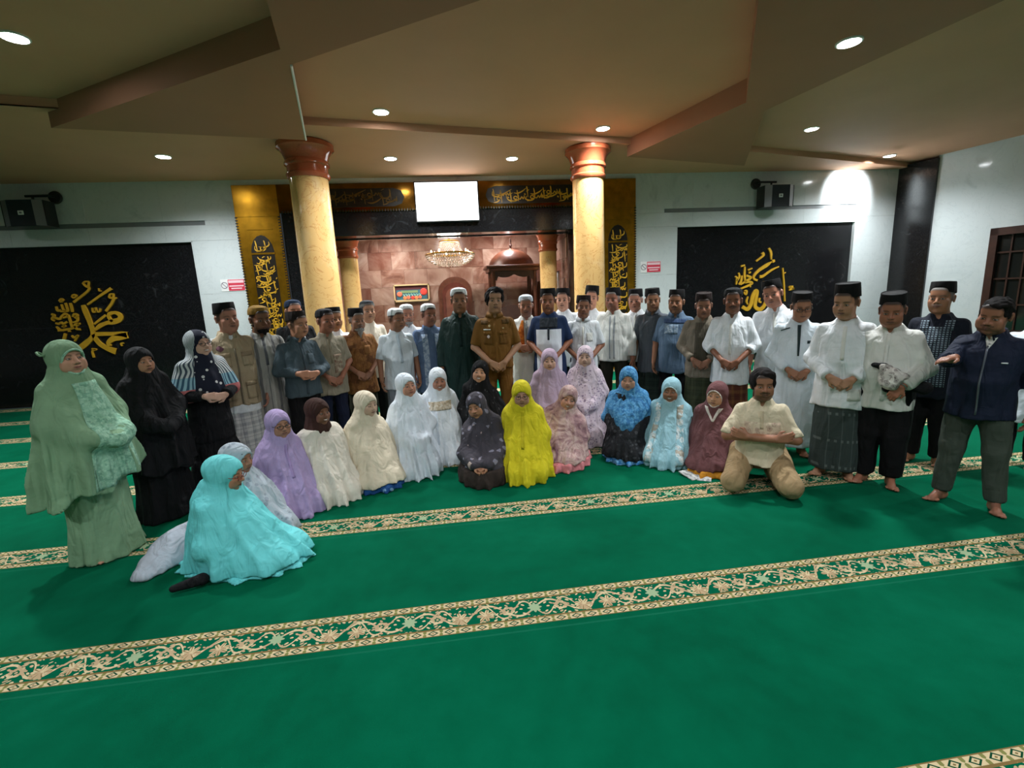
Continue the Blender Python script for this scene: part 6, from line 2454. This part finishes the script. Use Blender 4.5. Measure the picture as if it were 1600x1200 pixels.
# ---- women sitting in the front rows, left to right
CYAN = fab('cyan_satin', (110, 214, 218), rough=.6)


def cy_extra(Fd):
    Fd.cap((.10, -.05, .10), (.20, .26, .06), .12, .08, .10)


r, fg, cl = kneeler(350, 709, 3.20, 'old woman in a bright cyan prayer veil with red brown glasses, foremost on the floor', CYAN, 52, (8, 6, 0), (6, 0, 0), 'm', w=.98, dpt=1.25, specs=M_SPECR, skirt=CYAN, hem=.03, nfold=11, fold=(.04, .18), heavy=.2)
r_cy, fg_cy = r, fg
SILV = fab('silver_grey_cloth', (176, 186, 196), 'floral', (150, 160, 172), (120, 130, 142), .7)


def silver_extra(Fd):
    Fd.cap((-.05, .0, .22), (-.30, -.12, .08), .16, .10, .12)


r, fg, cl = kneeler(366, 690, 3.62, 'woman in a silver grey prayer veil sitting behind the cyan veil', SILV, 28, (20, 4, 0), (2, 0, 0), 'd', extra=None, w=1.05, skirt=None, heavy=.2)
def to_local(p, r):
    dx, dy = p[0] - r.location[0], p[1] - r.location[1]
    a = -r.rotation_euler.z
    return np.array([dx * math.cos(a) - dy * math.sin(a), dx * math.sin(a) + dy * math.cos(a), p[2]]) / fg.scale


k0, k1, k2 = [to_local(p, r) for p in ((r.location[0] - .05, r.location[1] - .05, .15), (*onz(275, 870, .0)[:2], .02), (*onz(224, 900, 0)[:2], -.03))]
lo_, hi_ = np.minimum(np.minimum(k0, k1), k2) - .25, np.maximum(np.maximum(k0, k1), k2) + .25
F_ = Field(axis(lo_[0], hi_[0], .013), axis(lo_[1], hi_[1], .013), axis(-.01, .42, .013))
F_.cap(k0, k1, .20, .14, .08).cap(k1, k2, .14, .11, .08)
F_.wrinkle(.022, 20, 4)
F_.wrinkle(.010, 44, 5)
F_.zclip(.003)
V, Fc = F_.mesh()
add_mesh('skirt', V * fg.scale, Fc, fab('pale_grey_cotton', (182, 188, 200)), r)
fg = fg_cy
k0, k1 = to_local((*onz(318, 916, 0)[:2], .05), r_cy), to_local((*onz(272, 928, 0)[:2], .035), r_cy)
lo_, hi_ = np.minimum(k0, k1) - .1, np.maximum(k0, k1) + .1
F_ = Field(axis(lo_[0], hi_[0], .008), axis(lo_[1], hi_[1], .008), axis(-.005, .15, .008))
F_.cap(k0, k1, .042, .024, .02)
F_.zclip(.001)
V, Fc = F_.mesh()
add_mesh('sock', V * fg.scale, Fc, BLK, r_cy)
LAV = fab('lavender_cotton', (176, 156, 200))
r, fg, cl = kneeler(430, 638, 4.12, 'woman in a lavender prayer veil wearing dark glasses', LAV, 14, (8, 2, -2), (2, 0, 0), 'm', specs=M_SPEC, nfold=13)
cl.patch('button_placket', fab('lavender_trim', (160, 138, 186)), -.014, .014, .70 + fg.dz + .70, .34, 2, 14, .005)
CRM = fab('cream_veil', (222, 214, 200))
r, fg, cl = kneeler(493, 620, 4.35, 'smiling woman in a dark brown headscarf and cream wrap', CRM, 18, (18, 2, 0), (1, 0, 0), 'x', smile=1, hijab=fab('dark_brown_scarf', (62, 38, 32)), w=1.04, heavy=.2,
                    cape=[(1.33, .125, .118, -.005), (1.37, .128, .118, .0), (1.41, .112, .110, .008), (1.45, .096, .098, .012), (1.50, .082, .088, .012)])
IVO = fab('ivory_veil', (226, 212, 188))
BLF = fab('royal_blue_floral', (26, 72, 130), 'floral', (120, 160, 200), (190, 210, 226), .6)
r, fg, cl = kneeler(570, 609, 4.55, 'woman in an ivory prayer veil over a royal blue floral skirt', IVO, 16, (22, 6, 0), (1, 0, 0), 'p', skirt=BLF, hem=.06, w=.96, nfold=10)
MWH = fab('pure_white_veil', (226, 234, 244))
r, fg, cl = kneeler(630, 581, 4.80, 'woman in a plain pure white prayer veil', MWH, 12, (14, 0, -4), (0, 0, 0), 'l', w=.92, nfold=14, lip=(.40, .08, .08))
r, fg, cl = kneeler(683, 573, 5.10, 'woman in a white prayer veil with a beige lace band across the chest', fab('white_veil_second', (224, 230, 236)), 4, (6, 8, 0), (1, 0, 0), 'm', w=.90, smile=.4)
zc = fg.hc[2]
cl.patch('lace_band', fab('beige_lace', (206, 192, 170), 'batik', (170, 150, 122), (224, 214, 198), 1.8, bump=.8), -.135, .135, zc - .24, zc - .34, 12, 6, .006)
DKP = fab('dark_floral_veil', (66, 62, 70), 'floral', (128, 126, 142), (156, 140, 140), .55)
r, fg, cl = kneeler(738, 612, 4.45, 'woman in a dark grey floral veil with beige edging, hands clasped on her knee', DKP, -4, (-14, 4, -10), (4, -3, 0), 'm', arms='knee', skirt=fab('dark_brown_gown', (54, 44, 40)), hem=.17, heavy=.4, w=.88, skirt_bump=[((0, -.20, .06), (.27, .34, .17))], top=.14)
EDG = fab('beige_edging', (178, 160, 150), bump=.6)
for s in (-1, 1):
    W_ = arm_pose('knee')[s][2] + np.array([0, 0, fg.dz])
    E_ = arm_pose('knee')[s][1] + np.array([0, 0, fg.dz])
    F_ = Field(axis(-.4, .4, .009), axis(-.6, .1, .009), axis(.0, .7, .009))
    F_.cap(W_ + (E_ - W_) * .30, W_ + (W_ - E_) * .06, .056, .060, 0, 'add', True)
    F_.wrinkle(.008, 60, 3)
    V, Fc = F_.mesh()
    add_mesh('lace_cuff', fg.df(V), Fc, EDG, cl.o)
r, fg, cl = kneeler(752, 561, 5.12, 'beaming woman in a black headscarf and black gown behind the dark floral veil', fab('jet_black_veil', (16, 16, 18), 'spots', (60, 60, 64), sc=.6), 0, (-6, -2, 8), (0, 0, 0), 'l', smile=1, w=.92)
YEL = fab('mustard_yellow_veil', (208, 194, 34))
r, fg, cl = kneeler(814, 593, 4.40, 'woman in a mustard yellow prayer veil with dark glasses', YEL, -2, (2, 8, 0), (2, 0, 0), 'l', specs=M_SPEC, nfold=13, fold=(.03, .16))
cl.patch('placket', fab('mustard_trim', (192, 178, 28)), -.016, .016, fg.hc[2] - .14, fg.hc[2] - .52, 2, 14, .005)
LIL = fab('lilac_mauve_veil', (178, 156, 176))
r, fg, cl = kneeler(858, 543, 5.22, 'woman in a plain lilac prayer veil in the second row', LIL, -2, (2, 6, 0), (0, 0, 0), 'p', w=.92, nfold=12)
FLO = fab('pale_pink_sprigged', (212, 194, 204), 'floral', (140, 118, 144), (170, 150, 172), 1.5)
r, fg, cl = kneeler(914, 538, 5.28, 'woman in a pale pink sprigged prayer veil in the second row', FLO, -4, (0, 2, 0), (0, 0, 0), 'p', w=1.0, dpt=.95, nfold=9, heavy=.8)
TIE = fab('mauve_tie_dye', (176, 140, 140), 'tiedye', (110, 74, 88), (204, 176, 170), .8)
r, fg, cl = kneeler(893, 601, 4.62, 'woman in a mauve tie-dyed veil over a pink skirt, head tilted', TIE, -4, (10, 4, 12), (2, 4, 0), 'l', skirt=fab('rose_pink_cloth', (214, 132, 138)), hem=.085, w=1.04, smile=.3, heavy=.5)
BLU = fab('azure_patterned_scarf', (66, 130, 180), 'batik', (104, 164, 204), (48, 104, 156), 2.0)
r, fg, cl = kneeler(982, 571, 4.66, 'woman in an azure patterned headscarf over black sleeves', fab('black_figured_dress', (28, 30, 34), 'floral', (60, 62, 66), sc=.8), -4, (0, 4, 0), (2, 0, 0), 'l', hijab=BLU, hem=.05,
                    skirt=fab('bright_blue_skirt', (46, 120, 186), 'batik', (120, 176, 220), sc=1.2), w=.92, 
                    cape=[(.93, .05, .14, -.20), (1.02, .12, .21, -.14), (1.12, .19, .25, -.075), (1.24, .255, .22, -.025), (1.31, .235, .18, 0), (1.37, .155, .135, .01), (1.43, .1, .1, .012), (1.48, .085, .09, .012)])
ICE = fab('ice_blue_veil', (150, 192, 204))
r, fg, cl = kneeler(1050, 588, 4.42, 'woman in an ice blue veil with two bands of white flowers', ICE, -8, (0, 4, 2), (1, 0, 0), 'd', smile=.4, w=.98)
FLB = fab('white_flower_band', (150, 192, 204), 'batik', (232, 232, 230), (164, 150, 130), .75, bump=.7)
for sx in (-1, 1):
    cl.patch('flower_band', FLB, lambda t, sx=sx: sx * (.075 + .055 * t), lambda t, sx=sx: sx * (.13 + .085 * t), fg.hc[2] - .13, .05, 5, 24, .006)
face_trim(cl, fg, fab('ice_trim', (196, 214, 218)), (.056, .074, -.020), .005)
PLUM = fab('plum_brown_veil', (106, 68, 70))
WTR = fab('white_trim', (222, 212, 204), bump=.6)
r, fg, cl = kneeler(1123, 594, 4.12, 'woman in a plum brown veil with white edging beside the squatting man', PLUM, -10, (-6, 2, 4), (1, 0, 0), 'l', hem=.055, skirt=fab('amber_skirt', (190, 128, 36)), trim=WTR, w=.90, dpt=.95, heavy=.1)
zc = fg.hc[2]
cl.patch('white_collar_edge', WTR, lambda t: -.085 + .075 * t, lambda t: -.05 + .06 * t, zc - .11, zc - .25, 3, 8, .006)
cl.patch('white_collar_edge', WTR, lambda t: .05 - .06 * t, lambda t: .085 - .075 * t, zc - .11, zc - .25, 3, 8, .006)
PRN = fab('grey_printed_cloth', (176, 176, 174), 'batik', (110, 110, 112), (206, 206, 204), 1.6)
for (bx, by, rot) in ((1078, 744, .3), (1100, 746, -.5)):
    p = onz(bx, by, 0)
    o = mesh_obj('printed_leaflet', [(-.06, -.09, .004), (.06, -.09, .004), (.065, .08, .03), (-.055, .09, .03), (-.06, -.09, .0), (.06, -.09, .0), (.065, .08, .022), (-.055, .09, .022)],
                 [(0, 1, 2, 3), (7, 6, 5, 4), (0, 4, 5, 1), (1, 5, 6, 2), (2, 6, 7, 3), (3, 7, 4, 0)], PRN)
    o.location = (p[0], p[1], .0)
    o.rotation_euler = (0, 0, rot)
    tag(o, ('left' if bx < 1090 else 'right') + ' of two grey printed leaflets on the carpet before the plum veil', 'leaflet', 'grey leaflets')

# ---- squatting man with folded arms
NSEED[0] += 1
fig = Fig(-.70, 0, (6, 2, -2), (0, 0, 0), 1.0, 1.09)
X, Yr, rz, sc = place(1192, 577, 3.62, fig, .122, 4)
r = tag(empty('person', (X, Yr, 0), rz), 'man squatting with folded arms in a cream short-sleeved shirt and khaki trousers', 'person', 'people posing together in the prayer hall')
KN = {'hip': (.11, .10, .24), 'knee': (.205, -.34, .115), 'ank': (.12, .16, .07)}
V, F = body_mesh(fig, 'crossed', 'kneel', False, NSEED[0], 0, 0, .3, 1.0, .02, knees=KN)
add_mesh('body', fig.df(V), F, M_SKIN, r, paint_body(V, fig.hc, False, mustache=.8, stubble=.55), SK['d'])
hair_mesh(fig, 77, .016, parent=r)
CRS = fab('cream_linen', (214, 200, 172))
sh = shirt(fig, r, 'crossed', CRS, hem=.90, sleeve=.95, loose=1.22, girth=1.06, belly=.02, neck='v', seed=9, flare=.035)
collar(fig, sh.o, 'band', CRS)
sh.patch('batik_print', fab('brown_sketch_print', (206, 190, 164), 'batik', (150, 124, 110), (190, 170, 148), 1.1), -.13, .14, 1.27 - .70, 1.15 - .70, 8, 6, .005)
sh.patch('placket', fab('cream_trim', (200, 184, 154)), -.014, .014, 1.36 - .70, 1.22 - .70, 2, 6, .006)
F_ = Field(axis(-.45, .45, .0135), axis(-.56, .40, .0135), axis(-.01, .50, .0135))
F_.ell((0, .08, .25), (.19, .15, .15), .03)
for s in (-1, 1):
    hp, kn, an = [np.array((s * KN[q][0], KN[q][1], KN[q][2])) for q in ('hip', 'knee', 'ank')]
    F_.cap(hp, kn, .115, .088, .04)
    F_.cap(kn, an, .088, .07, .03)
F_.wrinkle(.010, 26, 3)
F_.wrinkle(.004, 60, 4)
F_.zclip(.004)
Cloth('trousers', F_, fab('khaki_twill', (166, 140, 104)), r, fig)
